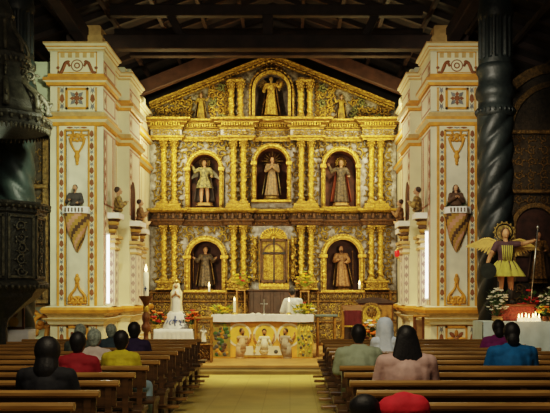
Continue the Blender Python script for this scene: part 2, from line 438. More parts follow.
    for q in (-1, 1):
        pts = []
        for i in range(12):
            t = i / 11; pts.append((cx + q * (.16 + .26 * t), 18.04, cz - .02 + .11 * math.sin(t * 2 * PI * .9) - .05 * t))
        st.tube(pts, [.028 + .012 * math.sin(PI * i / 11) for i in range(12)], 5)
        st.ell((cx + q * .43, 18.04, cz - .05), (.04, .012, .035))
        st.ell((cx + q * .2, 18.04, cz + .09), (.045, .012, .03))
    # pedestal panel
    for px in (61, 92):
        motif(fx(px), Z(330), .05, .09, 18.044, 1); motif(fx(px), Z(338), .05, .1, 18.044, 0); motif(fx(px), Z(347), .05, .09, 18.044, 1)
    st.build('stencil_ornament', ['stencil_red', 'stencil_blue', 'tan'], root)
    fb = MB()
    def frame(a, c, y0, y1, w=1.6, d=.03):
        fbox(fb, a, a + w, y0, y1, d); fbox(fb, c - w, c, y0, y1, d); fbox(fb, a, c, y0, y0 + w, d); fbox(fb, a, c, y1 - w, y1, d)
    frame(65, 88, 87.5, 109, 2.2); frame(57, 59, 87, 111, .8, .01); frame(94.5, 96.5, 87, 111, .8, .01)
    frame(57, 96.5, 51, 72.5, 1, .008)
    frame(66, 88, 326, 352, 2.0); frame(57, 96.5, 325, 362, 1.2, .01)
    fb.build('ochre_frame', 'ochre', root)
    # rosette of the pedestal
    ro = MB(); c1 = (fx(77), Z(339))
    for k in range(8):
        a = k * PI / 4; ro.use(k % 2)
        ro.ell((c1[0] + .13 * math.cos(a), 18.04, c1[1] + .13 * math.sin(a)), (.085, .02, .045), 8, 4, Matrix.Rotation(-a, 4, 'Y'))
    ro.use(1).ell((c1[0], 18.03, c1[1]), (.05, .03, .05))
    ro.build('pedestal_rosette', ['ochre_deep', 'stencil_red'], root)
    # gilt stucco scrolls: hanging at the top, standing at the bottom of the sunk panel
    sc = MB(); x0 = fx(77)
    def hanging(zc):
        for q in (-1, 1):
            sc.spiral((x0 + q * .10, zc - .06), .085, 1.3, -PI / 2, -q, 18.015, .024)
            pts = [(x0 + q * (.17 - .13 * t ** .8 + .03 * math.sin(t * PI)), 18.02, zc - .08 - .32 * t) for t in [i / 9 for i in range(10)]]
            sc.tube(pts, [.032 - .008 * i / 9 for i in range(10)], 6)
        for d_, r_ in ((.03, .05), (.42, .05), (.50, .065), (.59, .045), (.66, .035)): sc.ell((x0, 18.01, zc - d_), (r_, .035, r_ * 1.15))
    def standing(zc):
        for q in (-1, 1):
            sc.spiral((x0 + q * .085, zc + .09), .08, 1.3, PI / 2, q, 18.015, .026)
            pts = [(x0 + q * (.18 - .15 * t + .035 * math.sin(t * 2 * PI)), 18.02, zc + .08 + .42 * t) for t in [i / 11 for i in range(12)]]
            sc.tube(pts, [.036 - .012 * i / 11 for i in range(12)], 6)
        for d_, r_ in ((.52, .045), (.58, .065), (.66, .04)): sc.ell((x0, 18.01, zc + d_), (r_, .035, r_ * 1.15))
    hanging(Z(134)); standing(Z(305))
    sc.build('stucco_scroll', 'ochre', root)
    # corbel of the front bust
    cb = MB(); n = 12
    def spx(t, a): return a
    vs = []; rows = 14
    for j in range(rows):
        t = j / (rows - 1)
        w = .30 * (1 - t) ** .75 + .015; dpt = .26 * (1 - t) ** .8 + .02
        for i in range(n + 1):
            a = PI * i / n
            fl = 1 + .06 * math.cos(6 * a + 9 * t)
            vs.append((x0 - w * math.cos(a) * fl, 18.03 - dpt * math.sin(a) * fl, Z(214) - t * .86))
    for j in range(rows - 1):
        for i in range(n):
            cb.use([0, 1, 0, 2][(i + j) // 2 % 4])
            cb.add([vs[j * (n + 1) + i], vs[j * (n + 1) + i + 1], vs[(j + 1) * (n + 1) + i + 1], vs[(j + 1) * (n + 1) + i]], [(0, 1, 2, 3)], True)
    cb.use(3)
    cb.prism([(x0 - .29, 18.05), (x0 - .29, 17.85), (x0 - .16, 17.72), (x0 + .16, 17.72), (x0 + .29, 17.85), (x0 + .29, 18.05)], Z(214), Z(207.5), 'z')
    cb.use(1)
    for k in range(6): cb.box(x0 - .2 + k * .075, x0 - .175 + k * .075, 17.7, 17.73, Z(213), Z(209))
    cb.build('bust_corbel', ['rb_yellow', 'rb_brown', 'rb_rose', 'white'], root)
    # side face: half pilasters that carry the busts, with pink stencil
    for (ya, yb, u0, tp) in ((18.48, 18.9, 0, 3.42), (20.55, 21.25, .1, 3.42), (22.95, 23.45, -.2, 3.42)):
        pl = MB(); u1 = u0 + .16
        xa, xb = sorted((X(u0), X(u1)))
        pl.box(xa, xb, ya, yb, 1.4, 2.72)
        for o, za, zb, mi in ((.03, 2.70, 2.75, 1), (.0, 2.75, 2.86, 0), (.05, 2.86, 2.91, 1), (.02, 2.91, 2.96, 0), (.09, 2.96, 3.03, 1)):
            xa2, xb2 = sorted((X(u0), X(u1 + o))); pl.use(mi).box(xa2, xb2, ya - o, yb + o, za, zb)
        xc, ym_ = X(u0 + .02), (ya + yb) / 2
        for j in range(5):
            t = j / 4; rr = .08 + .13 * t
            pl.use(4 if j % 2 else 5).ell((X(u0 + .05), ym_, 3.06 + .35 * t), (rr, (yb - ya) * .5 * (.6 + .4 * t), .07), 10, 5)
        pl.use(2)
        xa2, xb2 = sorted((X(u0), X(u1 + .12))); pl.box(xa2, xb2, ya - .06, yb + .06, 3.42, 3.55)
        pl.use(3)
        for k in range(6):
            z = 1.53 + k * .21
            w = (X(u1) + X(u1 - .003)) / 2
            ym = (ya + yb) / 2
            d = .004
            x1, x2 = sorted((X(u1 - .001), X(u1 + d)))
            pl.prism([(ym, z - .08), (ym + .07, z), (ym, z + .08), (ym - .07, z)], x1, x2, 'x')
            xm = X(u0 + .08); pl.prism([(xm, z - .08), (xm + .05, z), (xm, z + .08), (xm - .05, z)], ya - .004, ya + .001)
        for z0_, z1_, in ((1.42, 2.68),):
            for e in (ya + .03, yb - .05):
                x1, x2 = sorted((X(u1 - .001), X(u1 + .004))); pl.box(x1, x2, e, e + .02, z0_, z1_)
            for e in (.02, .125):
                x1, x2 = sorted((X(u0 + e), X(u0 + e + .018))); pl.box(x1, x2, ya - .004, ya, z0_, z1_)
        pl.build('half_pilaster', ['cream_side', 'tan', 'white', 'stencil_grey', 'rb_yellow', 'rb_brown'], root)
    ss = MB()
    def side(y0, y1, z0, z1, u, mi=0):
        x1, x2 = sorted((X(u - .001), X(u + .006))); ss.use(mi).box(x1, x2, y0, y1, z0, z1)
    for z0, z1 in ((3.7, 5.4), (5.85, 6.3), (6.65, 6.95)):
        for u, ya, yb in ((0, 18.06, 19.25), (.1, 20.5, 21.85), (-.2, 22.1, 22.8), (-.2, 23.7, 24.8)):
            if u == -.2 and z0 < 5: continue
            for a, b_ in ((ya, ya + .05), (yb - .05, yb), (ya + .27, ya + .31)): side(a, b_, z0, z1, u, 0)
            n = int((z1 - z0) / .25)
            for k in range(n):
                z = z0 + (k + .5) * (z1 - z0) / n
                x1, x2 = sorted((X(u - .001), X(u + .006)))
                ss.use(1).prism([(ya + .16, z - .1), (ya + .22, z), (ya + .16, z + .1), (ya + .1, z)], x1, x2, 'x')
            side(ya, yb, z0, z0 + .04, u, 0); side(ya, yb, z1 - .04, z1, u, 0)
    for (ya, yb) in ((18.06, 18.42), (18.96, 19.26)):
        for e in (ya, ya + .08, yb - .05): side(e, e + .035, 1.42, 5.4, 0, 0)
        for k in range(9):
            z = 1.6 + k * .24; ym = (ya + yb) / 2 + .02
            x1, x2 = sorted((X(-.001), X(.006)))
            ss.use(1).prism([(ym, z - .09), (ym + .05, z), (ym, z + .09), (ym - .05, z)], x1, x2, 'x')
    for ya in (19.5, 19.9, 20.3, 22.15, 22.6, 23.7, 24.3):
        side(ya, ya + .03, 1.42, 5.4, -.2, 2)
    ss.build('side_stencil', ['stencil_pink', 'stencil_red', 'tan'], root)
    # little crest blocks on the far part of the wall top
    cr = MB()
    for y, h in ((20.6, .3), (21.3, .45), (23.2, .2)):
        cr.bbox(X(-.15) - .12, X(-.15) + .12, y, y + .3, 7.22, 7.22 + h, .03)
    cr.build('crest_block', 'cream', root)
    # niche behind the middle bust
    nn = MB(); x1, x2 = sorted((X(.1 - .001), X(.1 + .02)))
    prof = [(20.62, 3.6)] + [(20.9 - .28 * math.cos(PI * i / 10), 4.15 + .45 * math.sin(PI * i / 10)) for i in range(11)] + [(21.18, 3.6)]
    nn.prism(prof, x1, x2, 'x')
    nn.build('dark_niche', 'niche_red', root)
    return root, X
CH = {}
for sx in (-1, 1): CH[sx] = chancel(sx)
# outer white wall pieces beside the left pier and the scroll at its foot
w = MB(); w.box(-7.2, -5.38, 18.35, 18.7, 0, 7.0)
wl = struct(w.build('wall_north', 'wall_white'))
sw = MB(); sw.use(0).spiral((-5.72, 1.0), .2, 1.3, 0, 1, 18.32, .05); sw.tube([(-5.55, 18.32, .9), (-5.6, 18.32, .6), (-5.8, 18.32, .3)], [.06, .05, .03])
sw.use(1).box(-7.1, -5.4, 18.3, 18.34, 1.38, 1.43)
sw.build('painted_scroll', ['ochre', 'tan'], wl)
w = MB(); w.box(4.40, 10.5, 21.2, 21.5, 0, 7.0)
struct(w.build('wall_south', 'wall_dark'))
# ---- beams
def beam(name, label, a, b, w, h, m='wood_beam', group=None):
    a, b = Vector(a), Vector(b); d = b - a; L_ = d.length
    q = d.to_track_quat('X', 'Z').to_matrix().to_4x4(); q.translation = a
    mb = MB(); mb.bbox(0, L_, -w / 2, w / 2, -h / 2, h / 2, .02); mb.v = [tuple(q @ Vector(v)) for v in mb.v]
    o = mb.build(name, m)
    return tag(o, label, 'beam', group)
beam('tie_beam', 'dark wooden tie beam spanning between the two painted piers', (-5.2, 18.75, 7.55), (4.15, 18.75, 7.55), .3, .33)
beam('collar_beam', 'higher dark collar beam above the tie beam', (-4.2, 18.75, 8.3), (3.1, 18.75, 8.3), .22, .26)
beam('king_post', 'short dark post on the middle of the tie beam', (AX, 18.75, 7.72), (AX, 18.75, 8.165), .24, .24)
for x, n in ((-2.55, 'left'), (1.75, 'right')):
    beam('roof_strut', 'short leaning roof strut on the %s half of the tie beam' % n, (x, 18.75, 7.72), (x - (.25 if x < 0 else -.25), 18.75, 8.2), .16, .18)
for sx, n in ((-1, 'left'), (1, 'right')):
    x1 = AX + sx * 4.1
    beam('raking_beam', 'brown sloping beam along the %s edge of the gilded gable' % n, (AX + sx * .02, 24.45, 9.55), (x1, 24.45, 9.55 - 4.1 * .395), .25, .42, 'wood_rake')
    beam('brace_beam', 'thick diagonal brace rising from the %s painted pier' % n, (XI[sx] + sx * .55, 18.4, 7.6), (XI[sx] + sx * 1.3, 15.2, 8.9), .3, .34)
for k, y in enumerate((20.6, 22.6)):
    beam('tie_beam', ['dark tie beam just behind the front tie beam', 'rearmost dark tie beam close to the gilded gable'][k], (-4.5, y, 8.35 + .15 * k), (3.4, y, 8.35 + .15 * k), .24, .26)
# ---- great twisted columns
def great_column(loc, label, hand, cm='column'):
    root = thing('twisted_column', label, 'column', loc)
    seg = 40; R = .345
    sh = MB(); n = 90; z0, z1 = 1.0, 5.3; vs = []
    for j in range(n + 1):
        z = z0 + (z1 - z0) * j / n
        for i in range(seg):
            a = 2 * PI * i / seg
            r = R * (1 + .24 * (abs(math.cos(2 * (a - hand * z * 3.0))) ** .6 - .75))
            vs.append((r * math.cos(a), r * math.sin(a), z))
    sh.add(vs, [(j * seg + i, j * seg + (i + 1) % seg, (j + 1) * seg + (i + 1) % seg, (j + 1) * seg + i) for j in range(n) for i in range(seg)], True)
    sh.build('twisted_shaft', cm, root)
    MB().lathe([(.42, 0), (.42, .2), (.37, .28), (.40, .4), (.36, .55), (.36, .9), (.39, .95), (.35, 1.02)], (0, 0, 0), 32).build('base', cm, root)
    c = MB(); pr = [(.35, 5.25), (.385, 5.3), (.385, 5.42), (.35, 5.46), (.34, 5.6), (.385, 5.65), (.40, 5.74), (.385, 5.84), (.34, 5.9), (.34, 6.1), (.38, 6.16), (.38, 6.26), (.33, 6.32)]
    c.lathe(pr, (0, 0, 0), 32, True)
    for k in range(24):
        a = 2 * PI * k / 24; c.ell((.385 * math.cos(a), .385 * math.sin(a), 5.36), (.03, .03, .05), 6, 4)
    c.build('collar_rings', cm, root)
    u = MB(); u.lathe([(.34, 6.3), (.34, 6.4)], (0, 0, 0), 48); 
    vs = []; zz = [6.4, 6.45, 7.2, 7.25]
    for j, z in enumerate(zz):
        for i in range(64):
            a = 2 * PI * i / 64; r = .34 if j in (0, 3) else (.34 if i % 4 in (0, 1) else .305)
            vs.append((r * math.cos(a), r * math.sin(a), z))
    u.add(vs, [(j * 64 + i, j * 64 + (i + 1) % 64, (j + 1) * 64 + (i + 1) % 64, (j + 1) * 64 + i) for j in range(3) for i in range(64)])
    zt = min(roofz(loc[0]), 9) + .05
    u.lathe([(.34, 7.25), (.36, 7.35), (.34, 7.45), (.32, 7.6), (.32, zt)], (0, 0, 0), 32)
    u.build('fluted_shaft', 'column', root)
    return root
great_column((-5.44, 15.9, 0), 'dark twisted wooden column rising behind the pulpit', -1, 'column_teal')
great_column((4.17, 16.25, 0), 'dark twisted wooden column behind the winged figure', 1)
# ---- side altarpieces in the aisles
def side_retablo(label, x0, x1, y, z0, z1, arched, loc):
    root = thing('side_altarpiece', label, 'altarpiece', (x0, y, 0))
    W = x1 - x0
    MB().box(0, W, .1, .25, z0, z1).build('back_panel', 'side_ground', root)
    fr = MB()
    for a in (0, W - .14): fr.bbox(a, a + .14, -.02, .1, z0, z1, .02)
    for z in np.arange(z0, z1 + .01, (z1 - z0) / 3): fr.bbox(0, W, -.05, .1, min(z, z1 - .1), min(z, z1 - .1) + .1, .02)
    fr.build('gilt_frame', 'side_gold', root)
    cv = MB(); rnd = random.Random(3)
    nx = max(1, int(W / .3)); nz = int((z1 - z0) / .32)
    for i in range(nx):
        for j in range(nz):
            cx = (i + .5) * W / nx; cz = z0 + (j + .5) * (z1 - z0) / nz
            cv.spiral((cx, cz), .12, 1.4, rnd.random() * 6, 1 if (i + j) % 2 else -1, .09, .022)
    cv.build('carved_scrolls', 'side_gold', root)
    if arched:
        a = MB(); a.arch_ring(W * .5, z1, W * .5 - .25, W * .5, -.05, .2, z1 - .01, 20); a.arch_ring(W * .5, z1, W * .5 - .6, W * .5 - .45, 0, .2, z1 - .01, 20)
        a.build('arched_crown', 'side_gold', root)
        t = MB(); n = 16
        t.prism([(W * .5 + (W * .5 - .1) * math.cos(PI * i / n), z1 + (W * .5 - .1) * math.sin(PI * i / n)) for i in range(n + 1)], .1, .2)
        t.build('tympanum', 'side_ground', root)
        nc = MB(); nc.arch_ring(1.15, 3.4, .5, .62, -.06, .12, 2.0, 16); nc.build('niche_frame', 'side_gold', root)
        nb = MB(); nb.prism([(.65, 2.0)] + [(1.15 - .5 * math.cos(PI * i / 12), 3.4 + .5 * math.sin(PI * i / 12)) for i in range(13)] + [(1.65, 2.0)], .02, .06); nb.build('niche_back', 'niche_dark', root)
    return root
side_retablo('narrow dark gilded altarpiece between the pulpit and the left painted pier', -6.75, -5.45, 18.05, 1.45, 5.35, False, 0)
side_retablo('dark gilded altarpiece with arched crown far behind the winged figure', 5.15, 8.6, 20.6, 1.0, 5.9, True, 0)
# ================================================================== FIGURES CARVED IN WOOD
def lerp(a, b, t): return tuple(a[i] + (b[i] - a[i]) * t for i in range(len(a)))
POSES = {   # (elbow, hand) for figure's own x<0 then x>0 side; figure faces -y
    'pray': [((-.15, -.04, .64), (-.02, -.15, .73)), ((.15, -.04, .64), (.02, -.15, .73))],
    'hold': [((-.17, -.03, .63), (-.08, -.15, .66)), ((.17, -.03, .63), (.09, -.14, .60))],
    'open': [((-.18, -.04, .64), (-.25, -.14, .72)), ((.18, -.04, .64), (.25, -.14, .72))],
    'raise_left': [((-.21, -.03, .72), (-.27, -.08, .86)), ((.18, -.02, .63), (.17, -.13, .60))],
    'raise_right': [((-.18, -.02, .63), (-.16, -.12, .58)), ((.21, -.03, .72), (.28, -.08, .84))],
    'spear': [((-.20, -.02, .65), (-.27, -.09, .50)), ((.22, -.02, .79), (.36, -.06, .83))],
    'down': [((-.19, -.01, .64), (-.22, -.06, .52)), ((.19, -.01, .64), (.22, -.06, .52))],
}
def statue(name, label, cat, loc, h, rz=0, robe='rb_gold', cloak=None, skin='statue_skin', hair='hair_brown', halo=None, wings=None,
           pose='hold', group=None, half=False, long_hair=False, pedestal=None, rays=0, staff=None, lean=0, bare=False, skirt=None, beard=False, skirt_end=0.0):
    root = thing(name, label, cat, loc, rz, group)
    off = .52 if half else 0.
    k = h / (1 - off)
    ph = .06 * h if pedestal else 0
    def T(p): return Vector((p[0] * k + lean * (p[2] - off) * k, p[1] * k, (p[2] - off) * k * (1 - (ph / h if pedestal else 0)) + ph))
    vox = max(.011, h * .012)
    rb = MB()
    if not half:
        prof = [(.165, skirt_end + .015), (.16, skirt_end + .06), (.135, .25), (.115, .42), (.10, .55), (.088, .62), (.10, .70), (.10, .76), (.05, .81)]
        if skirt_end > .1: prof = [(.19, skirt_end), (.17, skirt_end + .04), (.14, .5), (.10, .57), (.09, .63), (.10, .70), (.10, .76), (.05, .81)]
        m = MB(); m.lathe(prof, (0, 0, 0), 54, True, None, .10, 9, sy=.72)
        # soften ripple at the torso by adding the torso on top
        m.v = [tuple(T(v)) for v in m.v]; rb.add(m.v, m.f, True)
    rb.ell(T((0, 0, .70)), (.115 * k, .08 * k, .12 * k)); rb.ell(T((0, 0, .625)), (.10 * k, .075 * k, .10 * k))
    if half: rb.ell(T((0, 0, .58)), (.13 * k, .09 * k, .048 * k))
    rb.cap(T((-.10, 0, .785)), .045 * k, T((.10, 0, .785)), .045 * k)
    for s_, (e, hnd) in zip((-1, 1), POSES[pose]):
        sh = (s_ * .115, 0, .785)
        rb.cap(T(sh), .046 * k, T(lerp(sh, e, .6) if bare else e), .040 * k)
        if not bare: rb.cap(T(e), .042 * k, T(lerp(e, hnd, .75)), .040 * k)
    remesh(rb, 'robe', robe, vox, 2, root)
    sk = MB()
    sk.ell(T((0, -.008, .925)), (.050 * k, .058 * k, .070 * k), 12, 8); sk.cap(T((0, 0, .80)), .034 * k, T((0, -.004, .88)), .030 * k)
    sk.ell(T((0, -.07, .915)), (.010 * k, .014 * k, .014 * k)); sk.ell(T((0, -.055, .882)), (.020 * k, .016 * k, .014 * k))
    remesh(sk, 'head', skin, max(.008, h * .010), 2, root)
    hb = MB()
    for (e, hnd) in POSES[pose]:
        p = T(hnd); d = (T(hnd) - T(e)).normalized()
        if bare: hb.chain([T((math.copysign(.115, e[0]), 0, .785)), T(e), p], [.036 * k, .032 * k, .020 * k], 8)
        hb.cap(T(lerp(e, hnd, .72)), .024 * k, p, .022 * k, 6)
        sd = d.cross(Vector((0, 0, 1)))
        sd = sd.normalized() if sd.length > .01 else Vector((1, 0, 0))
        for q in range(4):
            b0 = p + sd * (q - 1.5) * .010 * k; hb.cap(b0, .0075 * k, b0 + d * (.045 - .006 * abs(q - 1.3)) * k + Vector((0, -.004 * k, 0)), .006 * k, 5)
        hb.cap(p + sd * .016 * k, .008 * k, p + sd * .034 * k + d * .02 * k, .006 * k, 5)
        hb.build('arm' if bare else 'hand', skin, root); hb = MB()
    if skirt_end > .1:
        lg = MB()
        for s_ in (-1, 1):
            lg.chain([T((s_ * .06, 0, skirt_end + .05)), T((s_ * .065, -.01, .27)), T((s_ * .07, .005, .17)), T((s_ * .07, .01, .03)), T((s_ * .075, -.05, .02))], [.055 * k, .042 * k, .04 * k, .026 * k, .022 * k])
        remesh(lg, 'legs', skin, vox, 2, root)
    if hair:
        hm = MB(); hm.ell(T((0, .014, .945)), (.058 * k, .058 * k, .060 * k), 12, 8)
        if long_hair:
            for s_ in (-1, 1): hm.cap(T((s_ * .045, .01, .93)), .025 * k, T((s_ * .055, .02, .82)), .022 * k)
            hm.cap(T((0, .04, .93)), .045 * k, T((0, .05, .80)), .04 * k)
        if beard: hm.cap(T((0, -.058, .875)), .028 * k, T((0, -.062, .84)), .015 * k)
        hm.build('hair', hair, root)
    if cloak:
        cm = MB(); n = 22; rows = 12; vs = []
        for j in range(rows):
            t = j / (rows - 1); z = .82 - t * (.78 if not half else .29)
            for i in range(n + 1):
                a = PI * (-.12 + 1.24 * i / n)
                r = (.10 + .10 * t) * (1 + .07 * math.cos(7 * a + 2 * t))
                if j == 0: r *= .75
                vs.append(T((r * 1.12 * math.cos(a), r * .85 * math.sin(a) + .012, z)))
        for v in list(vs): vs.append(v + Vector((0, .012 * k, 0)))
        o = rows * (n + 1); fs = []
        for j in range(rows - 1):
            for i in range(n):
                q = (j * (n + 1) + i, j * (n + 1) + i + 1, (j + 1) * (n + 1) + i + 1, (j + 1) * (n + 1) + i)
                fs += [q, tuple(o + x for x in q[::-1])]
        for i in range(n): fs += [(i, o + i, o + i + 1, i + 1), ((rows - 1) * (n + 1) + i, (rows - 1) * (n + 1) + i + 1, o + (rows - 1) * (n + 1) + i + 1, o + (rows - 1) * (n + 1) + i)]
        for j in range(rows - 1):
            a, b = j * (n + 1), (j + 1) * (n + 1); fs += [(a, b, o + b, o + a), (a + n, o + a + n, o + b + n, b + n)]
        cm.add(vs, fs, True); cm.build('cloak', cloak, root)
    if halo:
        c = T((0, .065, .945)); hl = MB(); r = (.125 if bare else .105) * k
        n = 28
        for i in range(n):
            a, b = 2 * PI * i / n, 2 * PI * (i + 1) / n
            hl.cap((c.x + r * math.cos(a), c.y, c.z + r * math.sin(a)), .009 * k, (c.x + r * math.cos(b), c.y, c.z + r * math.sin(b)), .009 * k, 5)
        hl.prism([(c.x + r * .8 * math.cos(2 * PI * i / n), c.z + r * .8 * math.sin(2 * PI * i / n)) for i in range(n)], c.y, c.y + .008 * k)
        for i in range(14):
            a = 2 * PI * i / 14; hl.ell((c.x + r * 1.1 * math.cos(a), c.y, c.z + r * 1.1 * math.sin(a)), .014 * k, 6, 4)
        hl.build('halo', halo, root)
    if rays:
        c = T((0, .09, .90)); ry = MB()
        for i in range(rays):
            a = PI * (-.1 + 1.2 * i / (rays - 1)); L_ = (.26 if i % 2 else .21) * k
            d = Vector((math.cos(a), 0, math.sin(a))); nrm = Vector((-d.z, 0, d.x))
            ry.tube([c + d * .07 * k, c + d * L_], [.016 * k, .007 * k], 4, False)
        ry.build('sun_rays', 'gold_pale', root)
    if pedestal:
        MB().lathe([(.19 * k, 0), (.19 * k, ph * .3), (.16 * k, ph * .5), (.18 * k, ph)], (0, 0, 0), 8, False, sy=.8).build('pedestal', pedestal, root)
    if wings:
        for s_ in (-1, 1): wing(root, T((s_ * .06, .07, .78)), s_, wings[1] * k, wings[0], wings[2] if s_ < 0 else wings[3])
    if staff:
        a, b = staff; st = MB(); st.tube([T(a), T(b)], .009 * k, 6); p = T(b); d = (T(b) - T(a)).normalized()
        st.ell(p, (.02 * k, .02 * k, .03 * k), 6, 4); st.build('staff', 'metal' if name == 'winged_figure' else 'gold_dark', root)
    return root
def wing(root, base, side, L_, m, ang):   # feathered wing: a shoulder bar with three rows of feathers
    w = MB(); d = Vector((side * math.cos(ang), .12, math.sin(ang))).normalized()
    n = 12
    tip = base + d * L_
    w.tube([base, base + d * L_ * .25 + Vector((0, 0, .18 * L_)), base + d * L_ * .5 + Vector((0, 0, .25 * L_)), base + d * L_ * .75 + Vector((0, 0, .18 * L_)), tip], [.05 * L_, .055 * L_, .05 * L_, .04 * L_, .015 * L_], 6)
    dn0 = Vector((side * math.cos(ang - 1.35), .05, math.sin(ang - 1.35)))
    for row, ln, q in ((0, .75, .02), (1, .5, -.008), (2, .28, -.03)):
        for i in range(n):
            t = (i + .6) / n
            p = base + d * L_ * t + Vector((0, 0, .25 * L_ * math.sin(PI * t)))
            f = (dn0 * (1 - t * .55) + d * t * .75).normalized(); le = L_ * ln * (.55 + .45 * math.sin(PI * (.25 + .55 * t)))
            sd = f.cross(Vector((0, 1, 0))).normalized(); wd = .062 * L_
            y = Vector((0, q * L_ * .5 + .01 * (i % 2) * L_, 0))
            pts = [p - sd * wd, p + sd * wd, p + f * le * .8 + sd * wd * .9, p + f * le, p + f * le * .8 - sd * wd * .9]
            w.add([x + y for x in pts] + [x + y + Vector((0, .012 * L_, 0)) for x in pts], [(0, 1, 2, 3, 4), (9, 8, 7, 6, 5)] + [(j, 5 + j, 5 + (j + 1) % 5, (j + 1) % 5) for j in range(5)])
    return w.build('wing', m, root)
# ================================================================== THE GREAT ALTARPIECE
YR = 25.0
def rx(px): return PX(px, YR)
def rz(py): return PZ(py, YR)
RT = thing('main_altarpiece', 'huge gilded carved altarpiece with twisted columns filling the chancel end', 'altarpiece', (AX, YR, 0))
RTI = Matrix.Translation((-AX, -YR, 0))
def rb(mb, name, mats, parent=RT):
    mb.v = [(x - AX, y - YR, z) for x, y, z in mb.v]
    return mb.build(name, mats, parent)
NICHE = [ # centre px, radius px, spring py, bottom py, cell px0, px1, storey
    (205.8, 16, 257, 290, 184, 228, 0), (342.8, 16.5, 256, 290, 320, 366, 0),
    (204.3, 15, 169, 208, 183, 227, 1), (271.5, 15.5, 163, 200, 252, 293, 1), (340.8, 15.5, 166, 207, 318, 365, 1)]
# silvery ground panels with arched openings
def quad(m, a, b, c, d, y): m.add([(rx(a), y, rz(c)), (rx(b), y, rz(c)), (rx(b), y, rz(d)), (rx(a), y, rz(d))], [(0, 1, 2, 3)], False)
rnd = random.Random(11)
def scrolls(m, px0, px1, py0, py1, nx, ny, r, y, skip=None):
    for i in range(nx):
        for j in range(ny):
            px = px0 + (px1 - px0) * (i + .5) / nx; py = py0 + (py1 - py0) * (j + .5) / ny
            if skip and skip(px, py): continue
            sz = min((px1 - px0) / nx, (py1 - py0) / ny) / 32 * .50
            fl = 1 if px < 271.5 else -1
            m.spiral((rx(px), rz(py)), sz, 1.25, rnd.choice((.4, 2.0, 3.6, 5.0)), fl * (1 if j % 2 else -1), y, r)
for cx, r, sp, bo, a, b, st in NICHE:
    top, bot = ((222, 290), (136, 212))[st]
    g = MB(); g.arch_cell(rx(a), rx(b), rz(bot), rz(top), rx(cx), r / 32, rz(sp), YR + .15, rz(bo))
    inn = lambda px, py: (abs(px - cx) < r + 4 and py > sp) or math.hypot(px - cx, py - sp) < r + 5
    g.use(1); scrolls(g, a, b, top + 2, bot - 4, 4, 7, .027, YR + .10, inn)
    rb(g, 'niche_surround', ['silver_ground', 'carving'])
for st, (top, bot) in enumerate(((222, 290), (136, 212))):
    for a, b in (((149, 184), (228, 252), (252, 293), (293, 320), (366, 397)) if st == 0 else ((149, 183), (227, 252), (293, 318), (365, 397))):
        g = MB(); quad(g, a, b, bot, top, YR + .15); g.use(1)
        if b - a < 40: scrolls(g, max(a, 153), min(b, 393), top + 4, bot - 5, 3, 7, .022, YR + .12)
        rb(g, 'ground_panel', ['silver_ground', 'carving'])
# niches: hollow, frame
for i, (cx, r, sp, bo, a, b, st) in enumerate(NICHE):
    R = r / 32; X0 = rx(cx); zs = rz(sp); zb = rz(bo); n = 16
    m = MB(); out = [(X0 - R, zb)] + [(X0 - R * math.cos(PI * k / n), zs + R * math.sin(PI * k / n)) for k in range(n + 1)] + [(X0 + R, zb)]
    m.add([(p[0], YR + .14, p[1]) for p in out] + [(p[0], YR + .75, p[1]) for p in out], [(k, k + 1, len(out) + k + 1, len(out) + k) for k in range(len(out) - 1)])
    m.add([(X0 - R, YR + .14, zb), (X0 + R, YR + .14, zb), (X0 + R, YR + .75, zb), (X0 - R, YR + .75, zb)], [(0, 1, 2, 3)])
    m.add([(p[0], YR + .74, p[1]) for p in out], [tuple(range(len(out)))])
    hol = rb(m, 'niche_hollow', ('niche_dark' if st == 0 else 'niche_red'))
    f = MB(); w = (5.5 if st == 0 else 4.2) / 32
    f.arch_ring(X0, zs, R, R + w, YR - .02, YR + .16, zb); f.arch_ring(X0, zs, R + w * .3, R + w * .65, YR - .07, YR, zb)
    for k in range(13):
        t = PI * k / 12; f.ell((X0 - (R + w * .85) * math.cos(t), YR - .04, zs + (R + w * .85) * math.sin(t)), (.035, .03, .035), 6, 4)
    for q in (-1, 1):
        xx = X0 + q * (R + w * .5); f.bbox(xx - w * .7, xx + w * .7, YR - .1, YR + .1, zs - .06, zs + .05, .02)
        for k in range(6):
            f.ell((xx, YR - .06, zb + .1 + (zs - zb - .25) * k / 5), (w * .35, .04, .06), 6, 4)
    f.bbox(X0 - R - w, X0 + R + w, YR - .12, YR + .2, zb - .08, zb, .02)
    rb(f, 'niche_frame', 'gold_bright')
